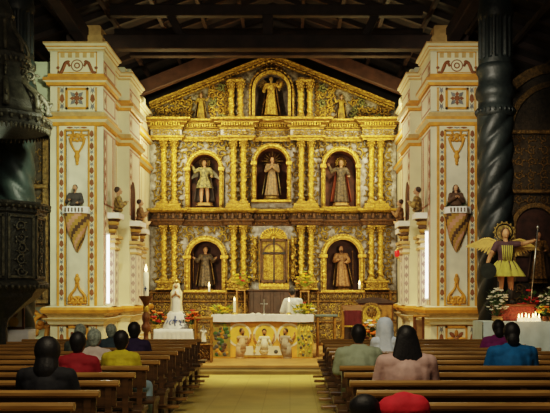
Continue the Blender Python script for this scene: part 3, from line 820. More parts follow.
# twisted columns
def twist_col(hz, r, hand, m='gold_bright'):
    mb = MB(); seg = 14; n = int(hz / .035); vs = []
    for j in range(n + 1):
        z = hz * j / n; ph = hand * z * 2 * PI / .30
        ox, oy = .012 * math.cos(ph), .012 * math.sin(ph)
        for i in range(seg):
            a = 2 * PI * i / seg; rr = r * (.74 + .30 * math.cos(a - ph) ** 2)
            vs.append((ox + rr * math.cos(a), oy + rr * math.sin(a), z))
    mb.add(vs, [(j * seg + i, j * seg + (i + 1) % seg, (j + 1) * seg + (i + 1) % seg, (j + 1) * seg + i) for j in range(n) for i in range(seg)], True)
    # vine leaves winding up the groove
    for j in range(int(hz / .07)):
        z = .05 + j * .07; ph = hand * z * 2 * PI / .30 + PI
        mb.ell((r * .85 * math.cos(ph), r * .85 * math.sin(ph), z), (.020, .018, .022), 6, 4)
    return mb
def capital_mb(r, h):
    mb = MB(); mb.lathe([(r, 0), (r * 1.15, h * .06), (r * .95, h * .12), (r * 1.05, h * .4), (r * 1.45, h * .8)], (0, 0, 0), 12)
    for k in range(8):
        a = 2 * PI * k / 8
        for z, q in ((.35, 1.15), (.68, 1.4)):
            mb.ell((r * q * math.cos(a + z), r * q * math.sin(a + z), h * z), (r * .3, r * .3, h * .16), 6, 4)
    mb.bbox(-r * 1.5, r * 1.5, -r * 1.5, r * 1.5, h * .82, h, .01)
    return mb
COLS = {}
def place_cols(pxs, ybase, ytop, yc, r, hand_flip=False):
    z0, z1 = rz(ybase), rz(ytop); H = z1 - z0
    for i, px in enumerate(pxs):
        hand = 1 if px < 271.5 else -1
        key = (ybase, hand)
        if key not in COLS:
            ch = .26; bh = .14
            COLS[key] = (twist_col(H - ch - bh, r, hand).mesh('column', ['gold_bright']), capital_mb(r * .95, ch).mesh('capital', ['gold']), None, ch, bh)
            b = MB(); b.bbox(-r * 1.5, r * 1.5, -r * 1.5, r * 1.5, 0, bh * .4, .01); b.lathe([(r * 1.4, bh * .4), (r * 1.45, bh * .55), (r * 1.1, bh * .75), (r * 1.2, bh)], (0, 0, 0), 12)
            COLS[key] = COLS[key][:2] + (b.mesh('column_base', ['gold']),) + COLS[key][3:]
        sh, cp, bs, ch, bh = COLS[key]
        c = link('column', sh, RT, (PX(px, yc) - AX, yc - YR, z0 + bh))
        link('capital', cp, c, (0, 0, H - ch - bh)); link('column_base', bs, c, (0, 0, -bh))
PXS = (164, 174, 233.7, 243.4, 301.3, 311, 371.5, 380.5)
place_cols(PXS, 281, 226, YR - .12, .095)
place_cols(PXS, 204, 141, YR - .12, .095)
place_cols((231.5, 240.5, 300.8, 309.8), 119.5, 82, YR - .05, .10)
# pedestals of the column pairs
for a, b in ((157, 181), (227, 250), (294, 318), (364, 388)):
    m = MB()
    m.bbox(rx(a), rx(b), YR - .30, YR + .15, rz(290), rz(288), .015); m.bbox(rx(a + 1.5), rx(b - 1.5), YR - .26, YR + .15, rz(288.5), rz(283), .01); m.bbox(rx(a), rx(b), YR - .3, YR + .15, rz(283), rz(280.8), .015)
    for k in range(3): m.spiral((rx(a + (b - a) * (k + .5) / 3), rz(285.7)), .07, 1.2, k, 1, YR - .28, .014)
    rb(m, 'column_pedestal', 'gold')
    m = MB()
    m.bbox(rx(a - 1), rx(b + 1), YR - .3, YR + .15, rz(209.5), rz(207.4), .015); m.bbox(rx(a), rx(b), YR - .25, YR + .15, rz(207.4), rz(204), .01)
    rb(m, 'column_pedestal', 'gold_bright')
# entablatures
def broken(px_pairs, y0, dy, yb=YR):   # plan path of a cornice that breaks forward over the column pairs
    path = [(rx(149), yb)]
    for a, b in px_pairs: path += [(rx(a), yb), (rx(a), yb - dy), (rx(b), yb - dy), (rx(b), yb)]
    return path + [(rx(396.5), yb)]
pairs = ((156, 182), (226, 251), (293, 319), (363, 389))
pth = broken(pairs, 0, .24)
PB = ((156, 182), (226, 251), (293, 319), (363, 389)); PB2 = ((153, 182), (222, 253), (291, 322), (363, 392))
m = MB(); m.sweep(pth, [(.0, 0), (.03, .02), (.06, .1), (.10, .14), (.11, .19), (.04, .21), (.04, .36), (0, .37)], rz(226), False); m.use(1)
for a, b in ((158, 180), (184, 226), (228, 249), (252, 292), (295, 317), (321, 362), (365, 388)):
    n = int((b - a) / 7); f = any(a0 <= (a + b) / 2 <= b0 for a0, b0 in PB)
    for k in range(n): m.spiral((rx(a + (b - a) * (k + .5) / n), rz(221)), .08, 1.2, k * 2, 1 if k % 2 else -1, YR - (.30 if f else .06), .014)
for k in range(118):
    px = 150.5 + k * 2.08; f = any(a - .5 < px < b + .5 for a, b in PB); y = YR - (.24 if f else 0) - .04
    m.box(rx(px) - .018, rx(px) + .018, y - .06, y + .05, rz(216.2), rz(214.4))
m.use(0)
for k in range(34):
    px = 153 + k * 7.3; f = any(a - .5 < px < b + .5 for a, b in PB); y = YR - (.24 if f else 0)
    m.bbox(rx(px) - .05, rx(px) + .05, y - .13, y, rz(219.5), rz(214.5), .02)
rb(m, 'architrave', ['frieze_brown', 'gold_dark'])
m = MB(); m.sweep(pth, [(0, 0), (.08, .0), (.12, .03), (.2, .06), (.22, .11), (.10, .14), (0, .15)], rz(213.6), False); rb(m, 'cornice', 'gold')
# second entablature
pth2 = broken(PB2, 0, .24)
m = MB(); m.sweep(pth2, [(0, 0), (.02, .0), (.04, .06), (.09, .08), (.1, .13), (0, .14)], rz(141.5), False); rb(m, 'architrave', 'gold')
m = MB(); m.sweep(pth2, [(.0, 0), (.02, .01), (.02, .18), (0, .19)], rz(137), False); m.use(1)
for k in range(46):
    px = 152 + k * 5.3; f = any(a < px < b for a, b in PB2)
    m.spiral((rx(px), rz(134)), .07, 1.2, k * 2, 1 if k % 2 else -1, YR - (.28 if f else .04), .014)
rb(m, 'frieze_band', ['silver_ground', 'gold'])
m = MB(); m.sweep(pth2, [(0, 0), (.05, .0), (.05, .05), (.10, .07), (.10, .13), (.2, .19), (.2, .22), (.30, .27), (.32, .32), (.2, .34), (0, .35)], rz(131), False); m.use(1)
for k in range(98):
    px = 151 + k * 2.48; f = any(a < px < b for a, b in PB2); y = YR - (.24 if f else 0)
    m.box(rx(px) - .022, rx(px) + .022, y - .19, y - .05, rz(127.6), rz(124.6))
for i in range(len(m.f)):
    if i < (len(pth2) - 1) * 10 and i % 10 in (0, 2, 4, 6): m.m[i] = 2  # downward-facing strips in darker gold: shade under the cornice put into the colour
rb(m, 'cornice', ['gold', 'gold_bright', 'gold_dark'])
# pediment
def ped_top(px): return 57 + abs(px - 271) * .40
n = 14
m = MB(); c, R, sp, bo = 271.5, 16.5, 90, 117
X0 = rx(c); Rw = R / 32
# ground of the gable in strips with the arched hole
pts = [150] + [c - R - 1e-3] + [c + R + 1e-3] + [396]
def strip(a, b, za, zb, zt_a, zt_b): m.add([(rx(a), YR + .1, za), (rx(b), YR + .1, zb), (rx(b), YR + .1, zt_b), (rx(a), YR + .1, zt_a)], [(0, 1, 2, 3)])
strip(150, c - R, rz(121), rz(121), rz(ped_top(150)), rz(ped_top(c - R))); strip(c + R, 396, rz(121), rz(121), rz(ped_top(c + R)), rz(ped_top(396)))
strip(c - R, c + R, rz(121), rz(121), rz(bo), rz(bo))
for k in range(n):
    a = c - R * math.cos(PI * k / n); b = c - R * math.cos(PI * (k + 1) / n)
    strip(a, b, rz(sp) + Rw * math.sin(PI * k / n), rz(sp) + Rw * math.sin(PI * (k + 1) / n), rz(ped_top(a)), rz(ped_top(b)))
GG = m
m = MB(); out = [(X0 - Rw, rz(bo))] + [(X0 - Rw * math.cos(PI * k / n), rz(sp) + Rw * math.sin(PI * k / n)) for k in range(n + 1)] + [(X0 + Rw, rz(bo))]
m.add([(p[0], YR + .1, p[1]) for p in out] + [(p[0], YR + .5, p[1]) for p in out], [(k, k + 1, len(out) + k + 1, len(out) + k) for k in range(len(out) - 1)])
m.add([(p[0], YR + .5, p[1]) for p in out], [tuple(range(len(out)))]); m.add([(X0 - Rw, YR + .1, rz(bo)), (X0 + Rw, YR + .1, rz(bo)), (X0 + Rw, YR + .5, rz(bo)), (X0 - Rw, YR + .5, rz(bo))], [(0, 1, 2, 3)])
rb(m, 'niche_hollow', 'niche_grey')
m = MB(); m.arch_ring(X0, rz(sp), Rw, Rw + .09, YR - .06, YR + .12, rz(bo)); m.arch_ring(X0, rz(sp), Rw + .14, Rw + .18, YR - .02, YR + .12, rz(bo))
for k in range(15):
    t = PI * k / 14; m.ell((X0 - (Rw + .15) * math.cos(t), YR - .04, rz(sp) + (Rw + .15) * math.sin(t)), (.04, .04, .04), 6, 4)
m.bbox(X0 - Rw - .2, X0 + Rw + .2, YR - .15, YR + .2, rz(bo) - .1, rz(bo), .02)
rb(m, 'niche_frame', 'gold')
for q in (-1, 1):
    m = MB(); xe = 150 if q < 0 else 394
    for o, d, h in ((.0, .10, .07), (.07, .18, .06), (-.07, .05, .05)):
        a = (X0, rz(ped_top(271)) - .06 + o); b = (rx(xe), rz(ped_top(xe)) - .06 + o)
        m.prism([a, b, (b[0], b[1] + h), (a[0], a[1] + h)], YR - d, YR + .1)
    for k in range(24):
        t = (k + .5) / 24; px = 271 + (xe - 271) * t; m.ell((rx(px), YR - .06, rz(ped_top(px)) - .10), (.055, .04, .04), 6, 4)
    rb(m, 'raking_cornice', 'gold')
m = GG; m.use(1)
for px0, px1 in ((154, 224), (319, 390)):
    for i in range(9):
        px = px0 + (px1 - px0) * (i + .5) / 9
        for j in range(5):
            py = 117.5 - j * 7.6
            if py < ped_top(px) + 6 or abs(px - 201) < 6 or abs(px - 341.5) < 6: continue
            m.use(rnd.choice((1, 2, 3, 2))); m.spiral((rx(px), rz(py)), .115, 1.3, rnd.random() * 6, 1 if (i + j) % 2 else -1, YR + .06, .030)
m.use(2)
for px0, px1 in ((246, 256), (288, 297), (222, 229), (314, 321)):
    for j in range(8):
        py = 117 - j * 4.6
        if py < ped_top((px0 + px1) / 2) + 6: continue
        m.spiral((rx((px0 + px1) / 2), rz(py)), .07, 1.2, j, 1 if j % 2 else -1, YR + .07, .018)
for k in range(5): m.spiral((rx(262 + k * 4.6), rz(66 - 2.5 * (2 - abs(k - 2)))), .08, 1.3, k * 1.3, 1 if k % 2 else -1, YR + .07, .02)
for px in (236, 305.5):
    for k in range(4): m.spiral((rx(px - 6 + k * 4), rz(ped_top(px) + 10)), .08, 1.3, k * 1.6, 1 if k % 2 else -1, YR + .05, .024)
rb(m, 'gable_ground', ['pediment_ground', 'carving', 'gold', 'leaf_carving'])
for px in (236, 305.5):
    m = MB(); m.bbox(rx(px - 8), rx(px + 8), YR - .22, YR + .1, rz(82.5), rz(80.5), .015); m.bbox(rx(px - 6.5), rx(px + 6.5), YR - .17, YR + .1, rz(80.5), rz(78.8), .012); rb(m, 'column_lintel', 'gold')
# predella: lattice of gilt panels
PD = MB(); PD.box(rx(149), rx(396.5), YR - .05, YR + .3, .14, rz(290)); PD.use(1)
m = MB()
for y0 in (292, 300.5, 321): m.bbox(rx(150), rx(396), YR - .12, YR - .04, rz(y0 + 1.4), rz(y0), .01)
for px in (152, 182, 226, 250, 293, 318, 364, 390): m.bbox(rx(px - 1.2), rx(px + 1.2), YR - .11, YR - .04, .15, rz(291), .01)
rb(m, 'predella_frame', 'gold_dark')
for a, b in ((153, 181), (183, 225), (227, 249), (294, 317), (319, 363), (365, 389)):
    m = PD; n = int((b - a) / 3.6)
    for k in range(n):
        px = a + (b - a) * (k + .5) / n
        for s_ in (-1, 1):
            p0 = (rx(px) - .05 * s_, YR - .07, rz(300)); p1 = (rx(px) + .05 * s_, YR - .07, rz(293)); m.tube([p0, p1], .012, 4)
    n = max(2, int((b - a) / 7.5))
    for k in range(n):
        for j, py in enumerate((306.5, 314.5, 328, 337)):
            m.spiral((rx(a + (b - a) * (k + .5) / n), rz(py)), .10, 1.4, j * 1.7, 1 if (k + j) % 2 else -1, YR - .07, .016)
rb(PD, 'predella', ['predella_ground', 'carving'])
# centre: tabernacle with arched gilt door
Y2 = YR - .2
TB = thing('tabernacle', 'gilded tabernacle with arched door and sunburst crest in the centre of the altarpiece', 'tabernacle', (rx(274), Y2, rz(283)))
def tb(mb, name, mats): mb.v = [(x - rx(274), y - Y2, z - rz(283)) for x, y, z in mb.v]; return mb.build(name, mats, TB)
m = MB(); m.bbox(rx(259), rx(289), Y2, YR + .1, rz(283), rz(240), .02); tb(m, 'cabinet', 'gold')
m = MB(); m.arch_ring(rx(273.7), rz(255), 10 / 32, 11.5 / 32, Y2 - .05, Y2 + .02, rz(280)); m.bbox(rx(260), rx(287.5), Y2 - .06, Y2 + .02, rz(242), rz(239.5), .01); m.bbox(rx(260), rx(287.5), Y2 - .06, Y2, rz(283), rz(280), .01)
for px in (261, 286.5): m.bbox(rx(px - 1), rx(px + 1), Y2 - .06, Y2, rz(283), rz(240), .01)
tb(m, 'door_frame', 'frieze_brown')
m = MB(); n = 14
m.prism([(rx(263.7), rz(280))] + [(rx(273.7) - 10 / 32 * math.cos(PI * k / n), rz(255) + 10 / 32 * math.sin(PI * k / n)) for k in range(n + 1)] + [(rx(283.7), rz(280))], Y2 - .025, Y2)
m.use(1)
for i in range(4):
    for j in range(5): m.spiral((rx(265.5 + i * 5.4), rz(277 - j * 6)), .07, 1.2, i + j, 1 if i < 2 else -1, Y2 - .03, .012)
tb(m, 'door', ['gold', 'gold_bright'])
m = MB()
for k in range(13):
    a = PI * k / 12; d = (math.cos(a), math.sin(a)); m.tube([(rx(273.7) + d[0] * .08, Y2 - .02, rz(238.5) + d[1] * .06), (rx(273.7) + d[0] * .36, Y2 - .02, rz(238.5) + d[1] * .26)], [.03, .04], 5)
    m.ell((rx(273.7) + d[0] * .38, Y2 - .02, rz(238.5) + d[1] * .28), (.05, .03, .05), 6, 4)
m.ell((rx(273.7), Y2 - .03, rz(238.5)), (.09, .04, .07), 8, 5)
tb(m, 'sunburst_crest', 'gold_bright')
for s_, px in ((-1, 254.5), (1, 293)):
    m = MB()
    for k in range(8): m.spiral((rx(px), rz(240 + k * 5.3)), .09, 1.3, k * 1.1, s_ * (1 if k % 2 else -1), Y2 + .15, .024)
    for k in range(3): m.ell((rx(px) - s_ * .02, Y2 + .1, rz(243 + k * 14)), (.07, .06, .12), 8, 5)
    tb(m, 'side_scrollwork', 'gold')
# old altar table under it
OA = thing('old_altar_table', 'dark carved altar table with gilt edge under the tabernacle', 'altar', (rx(273), 24.0, .15))
m = MB(); m.bbox(PX(249, 24) - rx(273), PX(296, 24) - rx(273), 0, .68, 0, PZ(291, 24) - .15, .02); m.build('table_block', 'wood_dark', OA)
m = MB(); m.bbox(PX(247, 24) - rx(273), PX(298, 24) - rx(273), -.06, .68, PZ(291, 24) - .15, PZ(289.5, 24) - .15, .01); m.build('table_top', 'wood_dark', OA)
m = MB()
for k in range(15): m.ell((PX(260 + k * 2, 24.1) - rx(273), .08, PZ(286.5, 24.1) - .15), (.05, .06, .09 + .02 * (k % 2)), 8, 5)
m.bbox(PX(259, 24) - rx(273), PX(289, 24) - rx(273), .03, .14, PZ(289.5, 24) - .15, PZ(287.5, 24) - .15, .01)
m.build('gilt_crest', 'gold_bright', OA)
m = MB()
for px in (252, 262, 272, 282, 292): m.bbox(PX(px, 24) - rx(273) - .04, PX(px, 24) - rx(273) + .04, -.03, .02, 0, PZ(291.5, 24) - .15, .01)
m.build('front_panel_ribs', 'wood_dark', OA)
# crucifix before the door
CX = thing('standing_crucifix', 'slim black crucifix with silver ends standing before the tabernacle door', 'crucifix', (PX(274, 24.45), 24.45, PZ(289.5, 24.45)))
s = 800 / 24.45
m = MB(); m.bbox(-.025, .025, -.02, .02, .06, 52 / s, .008); m.bbox(-11.5 / s, 11.5 / s, -.02, .02, 35 / s, 37.4 / s, .008); m.build('cross', 'black_metal', CX)
m = MB(); m.lathe([(.16, 0), (.16, .03), (.06, .05), (.04, .1)], (0, 0, 0), 12); m.build('foot', 'black_metal', CX)
m = MB(); m.cap((0, -.035, 28 / s), .03, (0, -.04, 33 / s), .04, 8); m.ell((0, -.05, 37.5 / s), .035); m.cap((0, -.035, 35 / s), .018, (-.2, -.03, 37 / s), .012, 6); m.cap((0, -.035, 35 / s), .018, (.2, -.03, 37 / s), .012, 6); m.cap((.012, -.035, 28 / s), .022, (0, -.035, 20 / s), .015, 6); m.cap((-.012, -.035, 28 / s), .022, (0, -.035, 20 / s), .015, 6)
remesh(m, 'corpus', 'rb_brown', .012, 1, CX)
# ================================================================== STATUES IN THE NICHES
Yn = YR + .38
def nst(px, py0, py1, **k): return dict(loc=(PX(px, Yn), Yn, PZ(py0, Yn)), h=(py0 - py1) * Yn / F, **k)
STN = 'statues in the arched niches of the altarpiece'
statue('niche_statue', 'bishop-like figure in gold cope with tall headdress in lower left niche', 'statue', **nst(205.5, 290, 247), robe='brocade_dark', cloak='brocade_gold', pose='open', hair='gold', halo=None, pedestal='gold_dark', staff=((-.27, -.14, .1), (-.27, -.14, .98)), group=STN)
statue('niche_statue', 'bearded figure in long rose-tan robe holding a book in lower right niche', 'statue', **nst(343, 290, 246), robe='brocade_tan', cloak='brocade_gold', pose='hold', hair='hair_brown', beard=True, pedestal='gold_dark', lean=-.05, staff=((.24, .02, .02), (.26, .0, .86)), group=STN)
statue('niche_statue', 'haloed armoured figure with short skirt in upper left niche', 'statue', **nst(204.5, 206, 160), robe='brocade_green', cloak='rb_dark', pose='raise_left', halo='gold_pale', pedestal='tan', skirt_end=.34, wings=('rb_silver', .22, -.5, -.5), group=STN)
statue('niche_statue', 'robed figure before golden rays in upper middle niche', 'statue', **nst(271.5, 199, 157), robe='brocade_rose', cloak='brocade_green', pose='pray', rays=11, long_hair=True, pedestal='gold_pale', lean=.02, group=STN)
statue('niche_statue', 'dark robed figure with halo and raised arm in upper right niche', 'statue', **nst(341, 206, 160), robe='brocade_dark', cloak='rb_red', pose='raise_left', halo='gold', pedestal='tan', group=STN)
Yn = YR + .25
statue('gable_figure', 'gilded winged figure with a staff in the top gable niche', 'statue', **nst(271, 116.5, 76), robe='gold', cloak='gold_dark', skin='gold_pale', hair='gold_dark', pose='raise_right', wings=('gold_pale', .33, .5, .5), staff=((-.2, -.16, .25), (.16, -.16, .8)))
Yn = YR - .05
statue('gable_figure', 'small carved saint with halo on the left slope of the gable', 'statue', **nst(201, 120.5, 93), robe='carving', cloak='gold_pale', pose='raise_right', halo='gold_pale')
statue('gable_figure', 'small carved saint with halo on the right slope of the gable', 'statue', **nst(341.5, 120.5, 95), robe='carving', cloak='gold_pale', pose='raise_left', halo='gold_pale')
# small sphere at the figure's side, candles on the niche sills
def candle(loc, r, h, label, group=None, holder=None, hh=.0, flame=True, m='wax', fs=1.):
    root = thing('candle', label, 'candle', loc, 0, group)
    if holder: MB().lathe([(r * 2.4, 0), (r * 2.2, hh * .3), (r * 1.1, hh * .5), (r * 1.5, hh)], (0, 0, 0), 12).build('candle_holder', holder, root)
    MB().lathe([(r, hh), (r, hh + h * .97), (r * .7, hh + h)], (0, 0, 0), 12).build('wax_stick', m, root)
    if flame: MB().lathe([(.002, 0), (.010 * fs, .012 * fs), (.012 * fs, .025 * fs), (.006 * fs, .05 * fs), (.001, .07 * fs)], (0, 0, hh + h + .004), 8).build('flame', 'flame', root)
    return root
candle((PX(209, 24.85), 24.88, PZ(291.7, 24.9)), .035, .15, 'lit stub candle on the sill of the lower left niche', None, None, 0, True, 'wax', 2.2)
candle((PX(359.5, 24.7), 24.72, PZ(289, 24.8)), .035, .12, 'lit stub candle by the lower right niche', None, None, 0, True, 'wax', 2.2)
# busts on the piers
BG = 'painted half-figures on corbels along the chancel walls'
Z18 = PZ(207.3, 17.88)
statue('corbel_bust', 'painted bust on the corbel of the left pier front facing the nave', 'statue', (PX(75.5, 17.88), 17.83, Z18), .50, 0, 'rb_dark', None, pose='hold', half=True, beard=True, group=BG)
statue('corbel_bust', 'painted bust holding a child on the corbel of the right pier front', 'statue', (PX(455.5, 17.88), 17.83, Z18), .50, 0, 'rb_brown', 'rb_green', pose='pray', half=True, long_hair=True, group=BG)
for sx, n in ((-1, 'left'), (1, 'right')):
    X = CH[sx][1]
    for (y, u, robe, pos, h) in ((18.66, .22, 'brocade_gold', 'nearest the pier front', .62), (20.9, .31, 'brocade_tan', 'in the middle before the dark niche', .6), (23.2, .01, 'rb_beige', 'next to the altarpiece', .5)):
        statue('corbel_bust', 'painted praying bust on the %s chancel wall %s' % (n, pos), 'statue', (X(u - .02), y, 3.552), h, (-1 if sx > 0 else 1) * (PI * .62) if True else 0, robe, None, pose='pray', half=True, group=BG)
# ================================================================== ALTAR AND ITS SURROUNDINGS
PF = .15
YA = 19.0
AL = thing('altar', 'wide altar with a painted front of three haloed figures at a table', 'altar', (PX(262.5, YA), YA, PF))
ax0, ax1 = PX(213, YA) - PX(262.5, YA), PX(312.5, YA) - PX(262.5, YA)
def AXp(px): return PX(px, YA) - PX(262.5, YA)
def AZp(py): return PZ(py, YA) - PF
mat('al_orange', (.80, .42, .07), .55, 0, .25, 4); mat('al_yellow', (.86, .56, .09), .5, 0, .15, 5); mat('al_white', (.86, .80, .62), .6, 0, .1, 6)
mat('al_green', (.22, .24, .05), .6, 0, .5, 9, c2=(.40, .20, .04)); mat('al_trellis', (.62, .50, .10), .6, 0, .4, 10, c2=(.30, .26, .06))
mat('grape', (.10, .10, .09), .5, 0, .3, 9); mat('al_skin', (.50, .25, .11), .6)
m = MB(); m.box(ax0, ax1, 0, .9, 0, AZp(316)); m.build('altar_block', 'al_orange', AL)
m = MB(); m.box(ax0, ax1, -.03, .0, 0, .03); m.box(ax0, ax1, -.02, 0, AZp(323.5), AZp(322)); m.build('altar_moulding', 'ochre', AL)
# left panel with vine and grapes, right panel with trellis
m = MB(); m.box(ax0, AXp(230.5), -.02, 0, .03, AZp(322.5))
m.use(1)
rnd = random.Random(5)
for i in range(34):
    px = rnd.uniform(214.5, 229.5); py = rnd.uniform(324, 355); m.use(rnd.choice((1, 2, 2, 3, 4, 4, 5)))
    m.ell((AXp(px), -.022, AZp(py)), (.04 + .03 * rnd.random(), .010, .035 + .03 * rnd.random()), 7, 4, Matrix.Rotation(rnd.random() * 3, 4, 'Y'))
m.build('grapevine_panel', ['al_green', 'leaf_lime', 'grape', 'ochre', 'leaf', 'rb_brown'], AL)
m = MB(); m.box(AXp(297), ax1, -.02, 0, .03, AZp(322.5)); m.use(1)
for k in range(6):
    px = 298.5 + k * 2.6
    m.tube([(AXp(px), -.022, .05), (AXp(px + 2), -.022, .35), (AXp(px - 1), -.025, .6), (AXp(px + 1), -.025, .8)], .007, 5)
for i in range(26):
    m.use(rnd.choice((1, 2, 3))); m.ell((AXp(rnd.uniform(298, 311.5)), -.025, AZp(rnd.uniform(325, 356))), (.035, .012, .035), 7, 4)
m.build('trellis_panel', ['al_trellis', 'al_yellow', 'leaf_lime', 'grape'], AL)
for px in (239.5, 265, 289):
    m = MB(); c = (AXp(px), AZp(335)); n = 24; r = 12 / 42
    def disc(r, y0, mi): m.use(mi).prism([(c[0] + r * math.cos(PI * 2 * i / n), c[1] + r * math.sin(2 * PI * i / n)) for i in range(n)], y0, 0)
    disc(r, -.008, 1); disc(r * .82, -.012, 0)
    m.build('painted_halo', ['al_yellow', 'al_white'], AL)
def figure(px, pyh, dirn, robe, arms):
    m = MB(); x = AXp(px); zh = AZp(pyh)
    m.use(0)
    m.cap((x, -.03, zh - .16), .07, (x - .01 * dirn, -.03, zh - .42), .12, 8); m.cap((x - .085, -.025, zh - .15), .055, (x + .085, -.025, zh - .15), .055, 8)
    if dirn: m.cap((x - .05 * dirn, -.03, zh - .35), .10, (x - .06 * dirn, -.03, zh - .60), .11, 8)
    m.use(1); m.ell((x, -.035, zh), (.05, .03, .07), 10, 6)
    for e, h in arms:
        m.use(0).cap((x + (.09 if e[0] > 0 else -.09), -.03, zh - .15), .035, (x + e[0], -.04, zh + e[1]), .03, 6)
        m.use(1).cap((x + e[0], -.04, zh + e[1]), .022, (x + h[0], -.045, zh + h[1]), .022, 6); m.ell((x + h[0], -.05, zh + h[1] + .03), (.02, .015, .04), 6, 4)
    m.use(2); m.ell((x - .02 * dirn, -.03, zh + .025), (.058, .03, .06), 10, 6)
    m.use(1); m.ell((x + .012 * dirn, -.045, zh - .005), (.034, .03, .05), 8, 5)
    m.use(2); m.ell((x + .015 * dirn, -.05, zh - .055), (.028, .02, .03), 6, 4)
    m.build('painted_figure', [robe, 'al_skin', 'hair_brown'], AL)
figure(242.5, 331.5, 1, 'rb_beige', [((.10, -.30), (.20, -.12)), ((.05, -.28), (.12, -.2))])
figure(264.3, 332, 0, 'al_white', [((-.17, -.30), (-.24, -.10)), ((.17, -.30), (.24, -.10))])
figure(285, 331.5, -1, 'rb_grey', [((-.10, -.26), (-.13, -.12)), ((.16, -.22), (.23, -.07))])
m = MB(); m.prism([(AXp(236), AZp(355)), (AXp(282), AZp(355)), (AXp(279), AZp(346)), (AXp(239), AZp(346))], -.07, 0)
m.use(1)
for px in (243, 276): m.ell((AXp(px), -.07, AZp(351.5)), (.05, .012, .05))
m.use(2).ell((AXp(264), -.07, AZp(351)), (.11, .015, .08)); m.lathe([(.03, 0), (.012, .05), (.012, .08), (.035, .11), (.04, .17)], (AXp(254.5), -.075, AZp(352)), 10)
m.use(2).box(AXp(235), AXp(283), -.05, 0, AZp(357), AZp(355.2))
m.build('painted_table', ['al_white', 'grape', 'al_yellow'], AL)
# white cloth: over the top with a band in front and a drop at the right
m = MB(); zc = AZp(315.6) + PF
cx0, cx1 = PX(211.5, YA), PX(313.6, YA)
m.bbox(cx0, cx1, YA - .07, YA + .95, zc, zc + .018, .005)
def drop(xa, xb, hfun, nseg=40):
    vs = []; n = nseg
    for i in range(n + 1):
        x = xa + (xb - xa) * i / n; w = .012 * math.sin(i * 1.9)
        for q, f in ((0, 0), (1, .5), (2, 1)): vs.append((x, YA - .072 - .01 * f + w * f, zc + .012 - hfun(i / n) * f))
    vs2 = [(v[0], v[1] + .008, v[2]) for v in vs]; o = len(vs)
    fs = []
    for i in range(n):
        for q in range(2):
            a = i * 3 + q; fs += [(a, a + 3, a + 4, a + 1), (o + a, o + a + 1, o + a + 4, o + a + 3)]
    m.add(vs + vs2, fs, True)
drop(cx0, cx1, lambda t: .155 + .01 * math.sin(t * 9))
vs = []
for i in range(13):
    y = YA - .07 + .95 * i / 12
    for q in (0, .5, 1): vs.append((cx1 + .01 + .03 * q * abs(math.sin(i * .9)), y, zc + .015 - q * (.36 + .05 * math.sin(i))))
m.add(vs, [(i * 3 + q, i * 3 + q + 1, i * 3 + q + 4, i * 3 + q + 3) for i in range(12) for q in (0, 1)], True)
tag(m.build('altar_cloth', 'white_cloth'), 'white cloth laid over the painted altar, hanging at its right end', 'cloth')
ZT = zc + .02
def on_altar(px, y=19.35): return (PX(px, y), y, ZT)
candle(on_altar(234.5), .035, .27, 'lit white candle standing on the altar beside the left flowers', None, 'brass', .05, fs=1.5)
candle(on_altar(289), .035, .25, 'lit white candle standing on the altar beside the right flowers', None, 'brass', .05, fs=1.5)
cr = thing('altar_crucifix', 'small metal crucifix standing on the altar cloth', 'crucifix', on_altar(264, 19.5))
m = MB(); m.bbox(-.012, .012, -.01, .01, .02, .36, .004); m.bbox(-.09, .09, -.01, .01, .24, .264, .004); m.build('cross', 'metal', cr)
MB().lathe([(.06, 0), (.055, .012), (.015, .03)], (0, 0, 0), 10).build('foot', 'metal', cr)
bk = thing('open_book', 'white open book lying on the altar beside the crucifix', 'book', (PX(255.5, 19.3), 19.3, ZT + .004))
for s_ in (-1, 1):
    m = MB(); n = 6; vs = []
    for i in range(n + 1):
        t = i / n; vs += [(s_ * .14 * t, -.1, .03 * math.sin(PI * min(1, t * 1.1) * .9) + .004), (s_ * .14 * t, .1, .03 * math.sin(PI * min(1, t * 1.1) * .9) + .004)]
    vs2 = [(v[0], v[1], 0) for v in vs]; o = len(vs)
    m.add(vs + vs2, [(2 * i, 2 * i + 1, 2 * i + 3, 2 * i + 2) for i in range(n)] + [(o + 2 * i, o + 2 * i + 2, o + 2 * i + 3, o + 2 * i + 1) for i in range(n)] + [(2 * i, 2 * i + 2, o + 2 * i + 2, o + 2 * i) for i in range(n)] + [(2 * i + 1, o + 2 * i + 1, o + 2 * i + 3, 2 * i + 3) for i in range(n)], True)
    m.build('page_block', 'white', bk)
